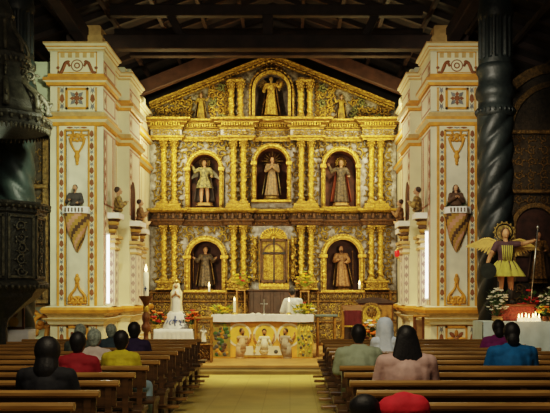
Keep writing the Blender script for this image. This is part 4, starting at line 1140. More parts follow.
def flowers(name, label, loc, w, h, mats, n, vase='tan', seed=1, d=None, leaves='leaf', fr=.035, vh=.09):
    rnd = random.Random(seed); root = thing(name, label, 'flowers', loc); d = d or w * .7
    if vase: MB().lathe([(w * .18, 0), (w * .26, vh * .4), (w * .2, vh * .8), (w * .25, vh)], (0, 0, 0), 12).build('vase', vase, root)
    else: vh = 0
    lf = MB()
    for i in range(int(n * 1.6)):
        a = rnd.uniform(0, 2 * PI); q = rnd.random() ** .5; z = vh + rnd.random() * h * .75
        p = Vector((q * w / 2 * math.cos(a), q * d / 2 * math.sin(a), z)); t = Vector((math.cos(a), math.sin(a), .8)).normalized()
        sd = t.cross(Vector((0, 0, 1))).normalized() * fr * .7
        lf.add([p, p + t * fr * 1.3 + sd, p + t * fr * 3, p + t * fr * 1.3 - sd], [(0, 1, 2, 3)], False)
    stems = []
    for i in range(n):
        a = rnd.uniform(0, 2 * PI); q = rnd.random() ** .6
        top = Vector((q * w / 2 * math.cos(a), q * d / 2 * math.sin(a), vh + h * (.25 + .75 * rnd.random()) * (1 - .35 * q)))
        lf.tube([(0, 0, vh * .9), (top.x * .5, top.y * .5, vh + (top.z - vh) * .6), top], fr * .10, 4); stems.append(top)
    lf.build('foliage', leaves, root)
    for i, top in enumerate(stems):
        fl = MB(); r = fr * rnd.uniform(.8, 1.25)
        fl.ell(top, r * .45, 6, 4)
        for k in range(6):
            b = 2 * PI * k / 6 + i; fl.ell(top + Vector((math.cos(b) * r * .7, math.sin(b) * r * .7, r * .15)), (r * .5, r * .5, r * .35), 6, 4)
        fl.build('blossom', mats[i % len(mats)], root)
    return root
flowers('flower_arrangement', 'yellow and red flowers on the left end of the altar', on_altar(222, 19.4), .52, .24, ['fl_yellow', 'fl_yellow', 'fl_yellow', 'fl_red', 'fl_yellow'], 26, None, 2, .3, 'leaf_lime', .046)
flowers('flower_arrangement', 'yellow, white and red flowers on the right end of the altar', on_altar(304, 19.4), .56, .29, ['fl_yellow', 'fl_red', 'fl_yellow', 'fl_white', 'fl_yellow', 'fl_yellow'], 30, None, 3, .3, 'leaf_lime', .048)
flowers('flower_arrangement', 'loose yellow and red flowers high at the left of the tabernacle', (PX(241.5, 24.4), 24.4, PZ(289, 24.4)), .5, .5, ['fl_yellow', 'leaf_lime', 'fl_red'], 16, 'brass', 8, .3, 'leaf_lime', .05)
flowers('flower_arrangement', 'yellow and orange flowers high at the right of the tabernacle', (PX(305, 24.4), 24.4, PZ(290, 24.4)), .6, .5, ['fl_yellow', 'fl_orange', 'fl_yellow', 'leaf_lime'], 20, 'brass', 9, .3, 'leaf_lime', .05)
for px, n in ((241, 'left'), (304.5, 'right')):
    st = thing('flower_stand', 'dark wooden stand under the flowers at the %s of the tabernacle' % n, 'stand', (PX(px, 24.4), 24.4, PF)); zt = PZ(289.5 if px < 260 else 290.5, 24.4) - PF - .004
    m = MB(); m.bbox(-.15, .15, -.18, .18, zt - .04, zt, .01); m.build('top', 'wood_gold', st)
    for sx_ in (-1, 1):
        for sy_ in (-1, 1): MB().bbox(sx_ * .12 - .02, sx_ * .12 + .02, sy_ * .15 - .02, sy_ * .15 + .02, 0, zt - .04, .006).build('leg', 'wood_gold', st)
# ---- statue table at the left of the altar
YT = 17.75
def TX(px): return PX(px, YT)
T1 = thing('side_table', 'small table under gathered white cloth at the left of the altar', 'table', (TX(173), YT + .3, PF))
zt = PZ(329.5, YT) - PF
m = MB(); m.bbox(-.44, .44, -.26, .26, zt - .03, zt, .01); m.build('table_top', 'wood_mid', T1)
for sx_ in (-1, 1):
    for sy_ in (-1, 1): MB().bbox(sx_ * .39 - .025, sx_ * .39 + .025, sy_ * .2 - .025, sy_ * .2 + .025, 0, zt - .03, .006).build('leg', 'wood_mid', T1)
def skirt(name, label, loc, hx, hy, h, mt, amp=.02, waves=30, sw=0, flare=.04, marks=None, th=.012):
    m = MB(); per = []; N = 96
    for i in range(N):
        t = i / N * 4; q = int(t); f = t - q
        c = [(-hx, -hy), (hx, -hy), (hx, hy), (-hx, hy)]; a, b = c[q], c[(q + 1) % 4]
        per.append((a[0] + (b[0] - a[0]) * f, a[1] + (b[1] - a[1]) * f))
    vs = []; rows = 7
    for j in range(rows):
        t = j / (rows - 1)
        for i, (x, y) in enumerate(per):
            w = 1 + (flare * t + amp * t * math.sin(i / N * 2 * PI * waves) + sw * (abs(math.sin(i / N * 2 * PI * 4 + .8)) - .5) * t) / max(hx, hy)
            vs.append((x * w, y * w, h * (1 - t)))
    fs = [(j * N + i, j * N + (i + 1) % N, (j + 1) * N + (i + 1) % N, (j + 1) * N + i) for j in range(rows - 1) for i in range(N)]
    o = len(vs); fs.append(tuple(range(N)))
    m.add(vs, fs, True)
    o_ = m.build(name, mt, None, loc); tag(o_, label, 'cloth')
    return o_
skirt('table_cloth', 'white gathered cloth skirting the side table under the veiled statue', (TX(173), YT + .3, PF + .25), .43, .30, zt - .25 + .008, 'white_cloth', .035, 34, .05, .02)
T2 = thing('statue_plinth', 'pale blue-white draped plinth with blue cross under the veiled statue', 'plinth', (TX(174.5), YT + .28, PF + zt + .012))
hp = PZ(313, YT) - PF - zt - .012
m = MB(); vs = []
N = 40
m.lathe([(.31, 0), (.29, .08), (.22, hp * .6), (.20, hp - .02), (.18, hp)], (0, 0, 0), 36, True, None, .03, 9, sy=.7); m.build('draped_block', 'white_cloth', T2)
m = MB(); yy = -.205
m.box(-.012, .012, yy - .006, yy + .05, .06, hp * .82); m.box(-.055, .055, yy - .006, yy + .05, hp * .5, hp * .56)
for s_ in (-1, 1):
    m.tube([(s_ * .08, yy + .03, .2), (s_ * .13, yy + .03, .15), (s_ * .10, yy + .02, .09), (s_ * .16, yy + .05, .07)], .012, 5); m.tube([(s_ * .17, yy + .06, .19), (s_ * .20, yy + .07, .12)], .010, 5)
m.build('blue_emblem', 'blue_mark', T2)
# veiled madonna
VM = thing('veiled_statue', 'cream statue of a veiled praying woman on the white draped plinth', 'statue', (TX(174.5), YT + .28, PF + zt + .012 + hp))
hS = PZ(282, YT) - PZ(313, YT)
m = MB(); m.lathe([(.14, 0), (.145, .03), (.12, .2), (.125, .36), (.13, .46), (.09, .52), (.075, .56), (.078, .61), (.06, .66), (.02, .685)], (0, 0, 0), 40, True, None, .05, 8, sy=.75)
m.v = [(x, y + .02, z * hS / .69) for x, y, z in m.v]; m.build('veil_mantle', 'rb_cream', VM)
m = MB(); m.lathe([(.10, .0), (.09, .2), (.085, .4), (.06, .5)], (0, -.045, 0), 24, True, None, .05, 6, sy=.7); m.v = [(x, y, z * hS / .69 + .01) for x, y, z in m.v]; m.build('robe', 'white', VM)
m = MB(); z_ = hS / .69
m.ell((0, -.045, .60 * z_), (.045, .05, .058), 10, 7); m.ell((0, -.096, .595 * z_), (.009, .012, .012), 6, 4)
m.build('face', 'statue_skin', VM); m = MB(); m.cap((-.012, -.125, .41 * z_), .018, (-.006, -.135, .48 * z_), .012, 6); m.cap((.012, -.125, .41 * z_), .018, (.006, -.135, .48 * z_), .012, 6)
m.cap((-.08, -.07, .36 * z_), .03, (-.015, -.12, .42 * z_), .02, 6); m.cap((.08, -.07, .36 * z_), .03, (.015, -.12, .42 * z_), .02, 6)
m.build('joined_hands', 'statue_skin', VM)
m = MB(); m.lathe([(.05, 0), (.052, .03), (.06, .06), (.02, .065)], (0, .01, hS - .015), 10); m.build('crown', 'brass', VM)
m = MB(); m.lathe([(.17, 0), (.17, .02), (.15, .035)], (0, .02, -.003), 24, sy=.8); m.build('base', 'white', VM)
flowers('flower_arrangement', 'orange and red flowers to the left of the veiled statue', (TX(155), YT + .2, PF + zt + .012), .42, .34, ['fl_orange', 'fl_orange', 'fl_red', 'fl_yellow'], 18, 'brass', 4, .3, 'leaf', .055)
flowers('flower_arrangement', 'orange flowers to the right of the veiled statue', (TX(190.5), YT + .2, PF + zt + .012), .34, .34, ['fl_orange', 'fl_orange', 'fl_red'], 14, 'brass', 5, .3, 'leaf', .058)
# wooden stand with the small white figure
YS = 17.9
sx0 = PX(203.5, YS); zs_ = PZ(343.5, YS) - PF; ztop = PZ(319, YS) - PF
ST = thing('wooden_stand', 'open wooden stand holding a small white figure left of the altar', 'stand', (sx0, YS, PF))
for px in (196, 211.5):
    for y in (-.12, .12): MB().bbox(PX(px, YS) - sx0 - .022, PX(px, YS) - sx0 + .022, y - .022, y + .022, 0, ztop, .006).build('post', 'wood_gold', ST)
m = MB(); m.bbox(PX(195, YS) - sx0, PX(212.5, YS) - sx0, -.15, .15, zs_ - .03, zs_, .008); m.build('shelf', 'wood_gold', ST)
m = MB(); m.bbox(PX(195, YS) - sx0, PX(212.5, YS) - sx0, -.15, -.10, ztop, ztop + .05, .01); m.bbox(PX(195, YS) - sx0, PX(212.5, YS) - sx0, .10, .15, ztop, ztop + .05, .01); m.build('top_rail', 'wood_gold', ST)
m = MB(); m.box(PX(197, YS) - sx0, PX(210.5, YS) - sx0, -.1, -.08, .04, zs_ - .03)
for k in range(3): m.spiral((PX(199.5 + k * 4, YS) - sx0, zs_ * .45), .09, 1.3, k, 1, -.11, .014)
m.build('carved_front', 'gold_dark', ST)
statue('small_white_figure', 'small white statuette on the wooden stand left of the altar', 'statue', (sx0, YS - .02, PF + zs_ + .003), PZ(325.5, YS) - PF - zs_, 0, 'white', None, 'white', 'hair_brown', pose='hold', pedestal='hair_brown')
# paschal candle on turned stand
YC = 16.85
pc = thing('candle_stand', 'turned red-brown wooden candle stand holding the tall white candle', 'stand', (PX(146, YC), YC, 0))
zc_ = PZ(296, YC)
m = MB(); m.lathe([(.2, 0), (.2, .06), (.12, .1), (.07, .2), (.10, .28), (.06, .34), (.055, .5), (.09, .58), (.10, .66), (.05, .74), (.05, .86), (.10, .92), (.10, 1.0), (.06, 1.06), (.085, 1.14), (.085, 1.22), (.05, 1.28), (.05, 1.42), (.08, zc_ - .12), (.14, zc_ - .04), (.15, zc_)], (0, 0, 0), 20); m.build('turned_post', 'wood_mid', pc)
m = MB(); m.lathe([(.052, 1.29), (.062, 1.33), (.062, 1.40), (.052, 1.43)], (0, 0, 0), 16); m.build('gilt_ring', 'gold', pc)
pcd = candle((PX(146, YC), YC, zc_ + .002), .058, .50, 'tall thick white candle burning on the turned wooden stand', None, None, 0, True, 'wax', 2.4)
m = MB(); m.box(-.008, .008, -.066, -.055, .10, .20); m.box(-.03, .03, -.066, -.052, .15, .165); m.build('dark_cross_mark', 'blue_mark', pcd)
# ---- right of the altar: desk, lectern, chairs, flowers
YD = 19.6
DK = thing('teal_desk', 'narrow grey-teal topped table to the right of the altar', 'table', (PX(326, YD), YD, PF))
zt = PZ(314.5, YD) - PF; hw = 11 * YD / F
MB().bbox(-hw, hw, -.25, .25, zt - .05, zt, .01).build('table_top', 'desk_teal', DK)
for sx_ in (-1, 1):
    for sy_ in (-1, 1): MB().bbox(sx_ * (hw - .06) - .025, sx_ * (hw - .06) + .025, sy_ * .2 - .025, sy_ * .2 + .025, 0, zt - .05, .006).build('leg', 'wood_gold', DK)
MB().bbox(-hw + .05, hw - .05, -.02, .02, zt * .25, zt * .32, .01).build('stretcher', 'wood_gold', DK)
YL = 19.2
LC = thing('lectern', 'wooden lectern hung with a dark red cloth right of the altar', 'lectern', (PX(352, YL), YL, PF))
q = YL / F
m = MB(); m.prism([(-.24, PZ(312, YL) - PF), (-.24, PZ(312, YL) - PF + .03), (.22, PZ(309, YL) - PF + .09), (.22, PZ(309, YL) - PF + .06)], -9.5 * q, 9.5 * q, 'x'); m.build('slanted_top', 'wood_mid', LC)
for px in (343, 361): MB().bbox((px - 352) * q - .03, (px - 352) * q + .03, -.06, .06, 0, PZ(312, YL) - PF + .03, .008).build('post', 'wood_gold', LC)
MB().bbox(-9.8 * q, 9.8 * q, -.22, .22, 0, .07, .015).build('base', 'wood_mid', LC)
m = MB(); n = 12; vs = []
for i in range(n + 1):
    for z in (PZ(311.5, YL) - PF + .03, PZ(325, YL) - PF): vs.append(((-8.3 + 16.6 * i / n) * q, -.255 + .006 * math.sin(i * 1.7), z))
vs2 = [(a, b + .01, c) for a, b, c in vs]; o = len(vs)
m.add(vs + vs2, [(2 * i, 2 * i + 1, 2 * i + 3, 2 * i + 2) for i in range(n)] + [(o + 2 * i, o + 2 * i + 2, o + 2 * i + 3, o + 2 * i + 1) for i in range(n)], True)
m.build('hanging_cloth', 'red_cloth', LC)
m = MB(); m.box(-8 * q, 8 * q, -.03, .03, .1, PZ(327, YL) - PF); m.build('front_board', 'wood_dark', LC)
def throne(label, px, py_top, w, Y):
    root = thing('round_backed_chair', label, 'chair', (PX(px, Y), Y, PF)); W = w * Y / F / 2
    zt = PZ(py_top, Y) - PF; zs = zt - W
    m = MB(); m.prism([(-W, .45)] + [(-W * math.cos(PI * i / 14), zs + W * math.sin(PI * i / 14)) for i in range(15)] + [(W, .45)], 0, .06); m.build('backrest', 'gold_bright', root)
    m = MB(); m.arch_ring(0, zs, W, W + .05, -.02, .08, .45, 14); m.build('back_frame', 'gold_dark', root)
    m = MB(); m.lathe([(.10, 0), (.09, .03), (.02, .04)], (0, 0, 0), 12); m.v = [(a, -c, b + zs + .04) for a, b, c in m.v]
    for k in range(8): m.ell((.10 * math.cos(k * PI / 4), -.02, zs + .04 + .10 * math.sin(k * PI / 4)), (.04, .02, .04), 6, 4)
    m.build('rosette', 'gold_dark', root)
    m = MB(); m.bbox(-W, W, -.45, .03, .40, .46, .015); m.build('seat', 'wood_mid', root)
    for sx_ in (-1, 1):
        for y in (-.41, .02): MB().bbox(sx_ * (W - .03) - .025, sx_ * (W - .03) + .025, y - .025, y + .025, 0, .40, .006).build('leg', 'wood_gold', root)
        MB().bbox(sx_ * W - .02, sx_ * W + .02, -.43, .02, .66, .70, .01).build('armrest', 'wood_gold', root)
    return root
throne('gilded chair with rounded back and rosette behind the orange flowers', 371.5, 304.5, 18, 20.3)
throne('smaller gilded round-backed chair behind the red-draped lectern', 350, 301.5, 16, 20.6)
YB = 21.3
CB = thing('low_cabinet', 'red-brown wooden cabinet behind the two gilded chairs', 'cabinet', (PX(374, YB), YB, PF)); q = YB / F; zt = PZ(299.5, YB) - PF
m = MB(); m.bbox(-19 * q, 19 * q, 0, .5, .05, zt - .05, .01); m.build('carcass', 'wood_mid', CB)
m = MB(); m.prism([(-21 * q, zt - .1)] + [(-21 * q + 42 * q * i / 10, zt - .06 + .12 * math.sin(PI * i / 10)) for i in range(11)] + [(21 * q, zt - .1)], -.06, .52); m.build('curved_top', 'wood_dark', CB)
for s_ in (-1, 1):
    d = MB(); d.bbox(*(sorted((s_ * .5 * q, s_ * 18 * q))), -.02, 0, .1, zt - .15, .01); dd = d.build('door', 'wood_gold', CB)
    m = MB()
    for k in range(4): m.spiral((s_ * (4.5 + (k % 2) * 8) * q, .35 + (k // 2) * .5), .12, 1.4, k, s_, -.03, .016)
    m.build('carving', 'gold_dark', dd)
FS = thing('flower_stool', 'low dark wooden stool under the orange and white flowers', 'stool', (PX(373, 19.0), 19.0, PF)); q = 19 / F
MB().bbox(-.26, .26, -.2, .2, .36, .40, .01).build('top', 'wood_mid', FS)
for sx_ in (-1, 1):
    for sy_ in (-1, 1): MB().bbox(sx_ * .22 - .02, sx_ * .22 + .02, sy_ * .16 - .02, sy_ * .16 + .02, 0, .36, .006).build('leg', 'wood_mid', FS)
flowers('flower_arrangement', 'orange and white flowers before the gilded round-backed chair', (PX(373, 19), 19.0, PF + .403), .46, .50, ['fl_orange', 'fl_white', 'fl_orange', 'fl_white', 'fl_yellow'], 26, 'tan', 12, .3, 'leaf', .055)
# leaning folding board by the right pier and its red lamp
YF = 17.55
FB = thing('folding_kneeler', 'small wooden kneeler standing against the foot of the right pier', 'kneeler', (PX(419, YF), YF, PF)); q = YF / F
for px in (414.5, 423): m = MB(); m.bbox((px - 419) * q - .03, (px - 419) * q + .03, -.04, .04, 0, PZ(316, YF) - PF, .008); m.build('upright', 'wood_mid', FB)
MB().bbox(-5.5 * q, 5.5 * q, -.1, .08, PZ(317, YF) - PF, PZ(315, YF) - PF, .01).build('arm_rest', 'ochre_deep', FB)
MB().bbox(-4 * q, 4 * q, -.02, .02, .2, PZ(320, YF) - PF, .01).build('panel', 'rb_tan', FB)
MB().bbox(-5 * q, 5 * q, -.38, .02, .12, .18, .015).build('knee_board', 'wood_mid', FB)
Xr = CH[1][1]
lx = Xr(.27)
RL = thing('sanctuary_lamp', 'small red glass lamp on a bracket on the right chancel wall', 'lamp', (lx, 20.9, PZ(257, 20.9)))
MB().lathe([(.03, 0), (.06, .03), (.065, .13), (.05, .17)], (-.1, 0, 0), 12).build('red_glass', 'red_glass', RL)
m = MB(); m.tube([(.02, 0, -.12), (-.04, 0, -.1), (-.1, 0, -.02)], .012, 6); m.lathe([(.03, -.03), (.05, -.005), (.03, .0)], (-.1, 0, 0), 10); m.lathe([(.05, .17), (.02, .22), (.005, .27)], (-.1, 0, 0), 10); m.build('bracket', 'brass', RL)
# fluorescent tubes
for sx, n, ya, py0, py1, px in ((-1, 'left', 18.22, 305, 233, 108), (1, 'right', 18.16, 300, 230, 427)):
    X = CH[sx][1]; x = X(.072); z0, z1 = PZ(py0, 18.2), PZ(py1, 18.2)
    r_ = thing('fluorescent_tube', 'glowing white vertical tube light on the side of the %s pier' % n, 'light', (x, ya, z0))
    MB().lathe([(.028, .04), (.028, z1 - z0 - .04)], (0, 0, 0), 12).build('glowing_tube', 'tube_glow', r_)
    m = MB(); m.bbox(-.035, .035, -.03, .03, 0, .045, .008); m.bbox(-.035, .035, -.03, .03, z1 - z0 - .045, z1 - z0, .008); m.bbox(*sorted((sx * .03, sx * .058)), -.035, .035, 0, z1 - z0, .006); m.build('fitting', 'white', r_)
# ---- winged figure and its altar at the right
YW = 15.3
TA = thing('side_altar_table', 'side altar table under the pale blue cloth and winged figure', 'table', (PX(520, YW), YW, 0)); zt = PZ(322.5, 15.0)
x0, x1 = PX(481, YW) - PX(520, YW), 1.7
MB().bbox(x0, x1, -.25, .5, zt - .05, zt, .01).build('table_top', 'wood_mid', TA)
for x in (x0 + .06, x1 - .06):
    for y in (-.2, .44): MB().bbox(x - .03, x + .03, y - .03, y + .03, 0, zt - .05, .008).build('leg', 'wood_mid', TA)
m = MB(); n = 60; vs = []
xa, xb = PX(479.5, YW), PX(520, YW) + 1.75
m.bbox(xa, xb, YW - .29, YW + .5, zt + .003, zt + .016, .004)
for i in range(n + 1):
    x = xa + (xb - xa) * i / n
    for j in range(5):
        t = j / 4; vs.append((x, YW - .295 - .03 * t - .018 * t * math.sin(i * 1.1 + .6 * math.sin(i * .37)), zt + .014 - t * (zt - .12)))
m.add(vs, [(i * 5 + j, i * 5 + j + 1, (i + 1) * 5 + j + 1, (i + 1) * 5 + j) for i in range(n) for j in range(4)], True)
vs = []
for i in range(9):
    for j in range(5):
        t = j / 4; vs.append((xa - .012 - .02 * t - .012 * t * math.sin(i * 1.8), YW - .29 + .79 * i / 8, zt + .014 - t * (zt - .12)))
m.add(vs, [(i * 5 + j, i * 5 + j + 1, (i + 1) * 5 + j + 1, (i + 1) * 5 + j) for i in range(8) for j in range(4)], True)
tag(m.build('altar_cloth', 'blue_cloth'), 'pale blue cloth hanging to the floor over the side altar', 'cloth')
zt += .02
def WX(px): return PX(px, YW)
pl = thing('red_plinth', 'carved dark red plinth carrying the winged figure on the side altar', 'plinth', (WX(513), YW + .22, zt)); hp = PZ(304, YW) - zt
MB().bbox(-.30, .42, -.18, .2, 0, hp, .03).build('block', 'red_box', pl)
m = MB(); m.bbox(-.33, .45, -.2, .22, hp - .05, hp, .015); m.build('rim', 'wood_mid', pl)
hW = PZ(226.5, YW) - PZ(303.5, YW)
WF = statue('winged_figure', 'carved winged warrior angel with gold halo, green skirt and spear on the side altar', 'statue', (WX(509), YW + .24, zt + hp + .002), hW, 0, 'rb_violet', None, 'statue_skin', 'hair_brown', halo='gold_pale', wings=('wing_gold', .29, .12, .02), pose='spear', bare=True, skirt_end=.40, staff=((.30, -.10, .02), (.395, -.1, 1.0)))
k = hW
m = MB(); m.lathe([(.235, .36), (.20, .42), (.13, .53), (.095, .57)], (0, 0, 0), 60, True, None, .15, 12, sy=.8); m.v = [tuple(c * k for c in v) for v in m.v]; m.build('pleated_skirt', 'rb_lime', WF)
m = MB()
for i in range(6): m.tube([((-.05 + .02 * i) * k, -.082 * k, .56 * k), ((-.06 + .024 * i) * k, -.088 * k, .66 * k), ((-.065 + .026 * i) * k, -.078 * k, .765 * k)], .0075 * k, 5)
m.build('breastplate_ribs', 'rb_lime', WF)
m = MB(); m.lathe([(.001, -.02), (.06, -.015), (.10, .0), (.105, .012)], (0, 0, 0), 20); R4 = Matrix.Rotation(PI / 2, 4, 'X') ; m.v = [tuple(Matrix.Translation((-.27 * k, -.17 * k, .43 * k)) @ R4 @ (Vector(v) * k)) for v in m.v]; m.build('round_shield', 'column', WF)
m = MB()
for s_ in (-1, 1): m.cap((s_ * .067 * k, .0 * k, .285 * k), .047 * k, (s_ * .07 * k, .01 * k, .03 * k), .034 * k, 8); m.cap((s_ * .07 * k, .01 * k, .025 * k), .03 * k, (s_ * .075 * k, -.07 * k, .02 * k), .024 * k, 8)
m.build('boots_and_leg_shade', 'trousers_dark', WF)  # boots run up to the knee; the legs' shade is put into their colour
flowers('flower_arrangement', 'white flowers at the left foot of the winged figure', (WX(496), YW - .08, zt), .44, .62, ['fl_white'], 46, 'tan', 21, .4, 'leaf', .030)
flowers('flower_arrangement', 'white flowers beyond the marigolds on the side altar', (WX(552), YW + .12, zt), .42, .60, ['fl_white'], 40, 'tan', 22, .4, 'leaf', .030)
flowers('flower_arrangement', 'bright orange marigolds beside the votive candles', (WX(543), YW - .14, zt), .26, .27, ['fl_orange', 'fl_yellow'], 16, 'wood_mid', 23, .22, 'leaf', .045)
flowers('flower_arrangement', 'dark red flowers behind the feet of the winged figure', (WX(533), YW + .32, zt), .42, .55, ['fl_red'], 18, 'tan', 24, .2, 'leaf', .05)
VG = 'lit votive candles on the side altar'
for i, (px, h) in enumerate(((516, .10), (519.5, .12), (523, .13), (526.5, .10), (530, .12), (533, .17), (536, .10))):
    candle((WX(px), YW - .19 + .03 * (i % 2), zt), .034, h * .55, 'small lit white votive candle, %s from the white flowers' % ('first', 'second', 'third', 'fourth', 'fifth', 'sixth', 'seventh')[i], VG, None, 0, True, 'wax_lit', 1.2)
# dim figure in the arched niche of the right aisle altarpiece
statue('niche_statue', 'dim gilded robed figure in the right aisle altarpiece', 'statue', (6.32, 20.35, 1.95), 1.3, 0, 'gold_dark', 'rb_brown', pose='hold', pedestal='gold_dark')
# ---- left aisle table with white cloth and a picture
AT = thing('aisle_table', 'small table under white cloth seen below the pulpit', 'table', (PX(19, 15.2), 15.22, 0)); q = 15.2 / F; zt = PZ(330.5, 15.0)
MB().bbox(-12 * q, 12 * q, -.19, .19, zt - .04, zt, .01).build('table_top', 'wood_mid', AT)
for sx_ in (-1, 1):
    for sy_ in (-1, 1): MB().bbox(sx_ * 11 * q - .02, sx_ * 11 * q + .02, sy_ * .15 - .02, sy_ * .15 + .02, 0, zt - .04, .006).build('leg', 'wood_mid', AT)
skirt('table_cloth', 'plain white cloth over the aisle table below the pulpit', (PX(19, 15.2), 15.22, .2), 12.6 * q, .215, zt - .2 + .008, 'white_cloth', .012, 18, 0, .02)
pt = thing('framed_picture', 'small framed picture leaning on the aisle table below the pulpit', 'picture', (PX(14, 15.2), 15.24, zt + .012))
m = MB(); 
for a, b, c, d in ((-.19, .19, 0, .05), (-.19, .19, .43, .48), (-.19, -.14, 0, .48), (.14, .19, 0, .48)): m.bbox(a, b, -.02, .02, c, d, .008)
m.build('frame', 'wood_mid', pt)
m = MB(); m.box(-.14, .14, -.005, .01, .05, .43); m.use(1).ell((0, -.006, .3), (.06, .004, .07)); m.use(2).ell((-.02, -.006, .14), (.1, .005, .1)); m.build('painted_panel', ['al_white', 'al_skin', 'al_yellow'], pt)
# ---- pulpit with sounding board
YP = 14.35; XP = PX(4, YP); sP = F / YP
PU = thing('pulpit', 'dark carved octagonal pulpit in front of a twisted column', 'pulpit', (XP, YP, 0))
def zP(py): return PZ(py, YP)
O8 = PI / 8
def octo(m, prof, **k): return m.lathe(prof, (0, 0, 0), 8, False, Matrix.Rotation(O8, 4, 'Z'), **k)
m = MB(); octo(m, [(.70, zP(281)), (.70, zP(214))]); BD = m
m = MB(); octo(m, [(.70, zP(216)), (.74, zP(214)), (.74, zP(211)), (.80, zP(209)), (.82, zP(206.5)), (.82, zP(204.5)), (.7, zP(203.5))]); m.build('top_rail', 'pulpit', PU)
m = MB(); octo(m, [(.03, zP(333)), (.05, zP(330)), (.07, zP(322)), (.11, zP(318)), (.36, zP(307)), (.62, zP(297)), (.66, zP(293)), (.72, zP(290)), (.78, zP(286)), (.78, zP(283)), (.70, zP(280))]); m.build('tapered_foot', 'pulpit', PU)
m = MB(); m.bbox(-.05, .05, -.05, .05, 0, zP(322), .015); m.build('stem', 'pulpit', PU)
for k in range(8):
    a = k * PI / 4 + PI / 4 * 0; R4 = Matrix.Rotation(a, 4, 'Z')
    ap = .70 * math.cos(O8); hw = .70 * math.sin(O8)
    p = MB(); p.mi = 0
    m = MB()
    m.bbox(-hw + .02, -hw + .07, -ap - .03, -ap + .01, zP(279), zP(217), .01); m.bbox(hw - .07, hw - .02, -ap - .03, -ap + .01, zP(279), zP(217), .01); m.bbox(-hw + .02, hw - .02, -ap - .03, -ap + .01, zP(279), zP(276), .01); m.bbox(-hw + .02, hw - .02, -ap - .03, -ap + .01, zP(220), zP(217), .01)
    for j in range(5): m.spiral((0, zP(272 - j * 11)), .10, 1.4, j, 1 if j % 2 else -1, -ap - .02, .016)
    m.v = [tuple(R4 @ Vector(v)) for v in m.v]; m.build('carved_panel', 'pulpit_relief', PU)
m = BD; m.use(1)
for k in range(48):
    a = 2 * PI * k / 48; r = .79; m.ell((r * math.cos(a), r * math.sin(a), zP(209.5)), (.025, .025, .03), 6, 4); m.ell((r * math.cos(a) * .97, r * math.sin(a) * .97, zP(287)), (.03, .03, .04), 6, 4)
m.build('body', ['pulpit', 'pulpit_relief'], PU)
FRG = None
SB = thing('sounding_board', 'dark carved canopy with fringed rim hanging above the pulpit', 'canopy', (XP, YP, 0))
m = MB(); octo(m, [(.70, zP(131)), (.80, zP(131)), (.82, zP(127)), (.80, zP(124)), (.84, zP(121)), (.84, zP(118)), (.70, zP(115)), (.66, zP(112))]); m.use(1)
for k in range(64):
    a = 2 * PI * k / 64; r = .785; m.cap((r * math.cos(a), r * math.sin(a), zP(131)), .03, (r * math.cos(a), r * math.sin(a), zP(134.5)), .012, 6)
    if k % 2: m.ell((.82 * math.cos(a), .82 * math.sin(a), zP(124)), (.03, .03, .04), 6, 4)
m.build('fringed_board', ['pulpit', 'pulpit_relief'], SB)
m = MB(); octo(m, [(.66, zP(112)), (.62, zP(104)), (.45, zP(85)), (.36, zP(70)), (.40, zP(66)), (.46, zP(62)), (.46, zP(57)), (.38, zP(53)), (.30, zP(44)), (.22, zP(30)), (.16, zP(20)), (.19, zP(16)), (.15, zP(10)), (.06, zP(0)), (.02, zP(-12))]); m.build('tiered_crown', 'pulpit', SB)
for k in range(8):
    a = 2 * PI * k / 8 + O8; R4 = Matrix.Rotation(a, 4, 'Z'); m = MB()
    pts = []
    for i in range(16):
        t = i / 15; pts.append((.74 - .42 * t + .10 * math.sin(t * 2 * PI), 0, zP(113) + (zP(66) - zP(113)) * t))
    m.tube(pts, [.06 - .02 * i / 15 for i in range(16)], 6); m.spiral((.72, zP(105)), .12, 1.3, 1, 1, 0, .03)
    m.spiral((.44, zP(74)), .10, 1.2, 2, -1, 0, .026)
    pts = [(.40 - .22 * i / 9 + .05 * math.sin(i / 9 * 6), 0, zP(55) + (zP(20) - zP(55)) * i / 9) for i in range(10)]; m.tube(pts, .035, 6)
    m.v = [tuple(R4 @ Vector(v)) for v in m.v]; m.build('carved_volute', 'pulpit_relief', SB)
m = MB()
for k in range(32):
    a = 2 * PI * k / 32; m.ell((.45 * math.cos(a), .45 * math.sin(a), zP(63)), (.03, .03, .045), 6, 4)
m.build('bead_ring', 'pulpit_relief', SB)
m = MB(); m.bbox(-.06, .06, .45, 1.17, zP(128), zP(123), .02); m.lathe([(.03, zP(-14)), (.03, roofz(XP) - .2)], (0, 0, 0), 8); m.build('wall_bracket', 'pulpit', SB)
# ================================================================== PEWS
PITCH, Y0, NR = .777, 14.5, 12
def make_pew(label, Lp):
    root = thing('pew', label, 'pew', (0, 0, 0), 0)
    m = MB(); m.bbox(0, Lp, -.05, .03, .79, .85, .018); m.build('top_rail', 'wood_pew_lit', root)
    m = MB(); m.bbox(.03, Lp - .03, -.015, .015, .60, .79, .006); m.build('backrest', 'wood_pew', root)
    m = MB(); m.bbox(.03, Lp - .03, -.015, .015, .48, .55, .006); m.build('lower_rail', 'wood_pew', root)
    m = MB(); m.bbox(-.06, Lp + .06, .02, .42, .41, .455, .012); m.build('seat', 'wood_pew', root)
    m = MB(); m.bbox(-.15, Lp + .15, -.20, -.06, .17, .205, .01); m.build('kneeler', 'wood_pew_lit', root)
    for x in (.10, Lp / 2, Lp - .10):
        m = MB(); m.prism([(-.04, 0), (.36, 0), (.36, .08), (.30, .13), (.27, .41), (.40, .41), (.40, .42), (.02, .42), (.02, .79), (-.03, .79)], x - .03, x + .03, 'x')
        m.bbox(x - .03, x + .03, -.22, -.02, 0, .05, .006); m.bbox(x - .025, x + .025, -.16, -.10, .05, .172, .006)
        m.build('end_support', 'wood_pew', root)
    return root
XL0, XL1 = -4.85, -1.60; XR0, XR1 = .56, 3.81
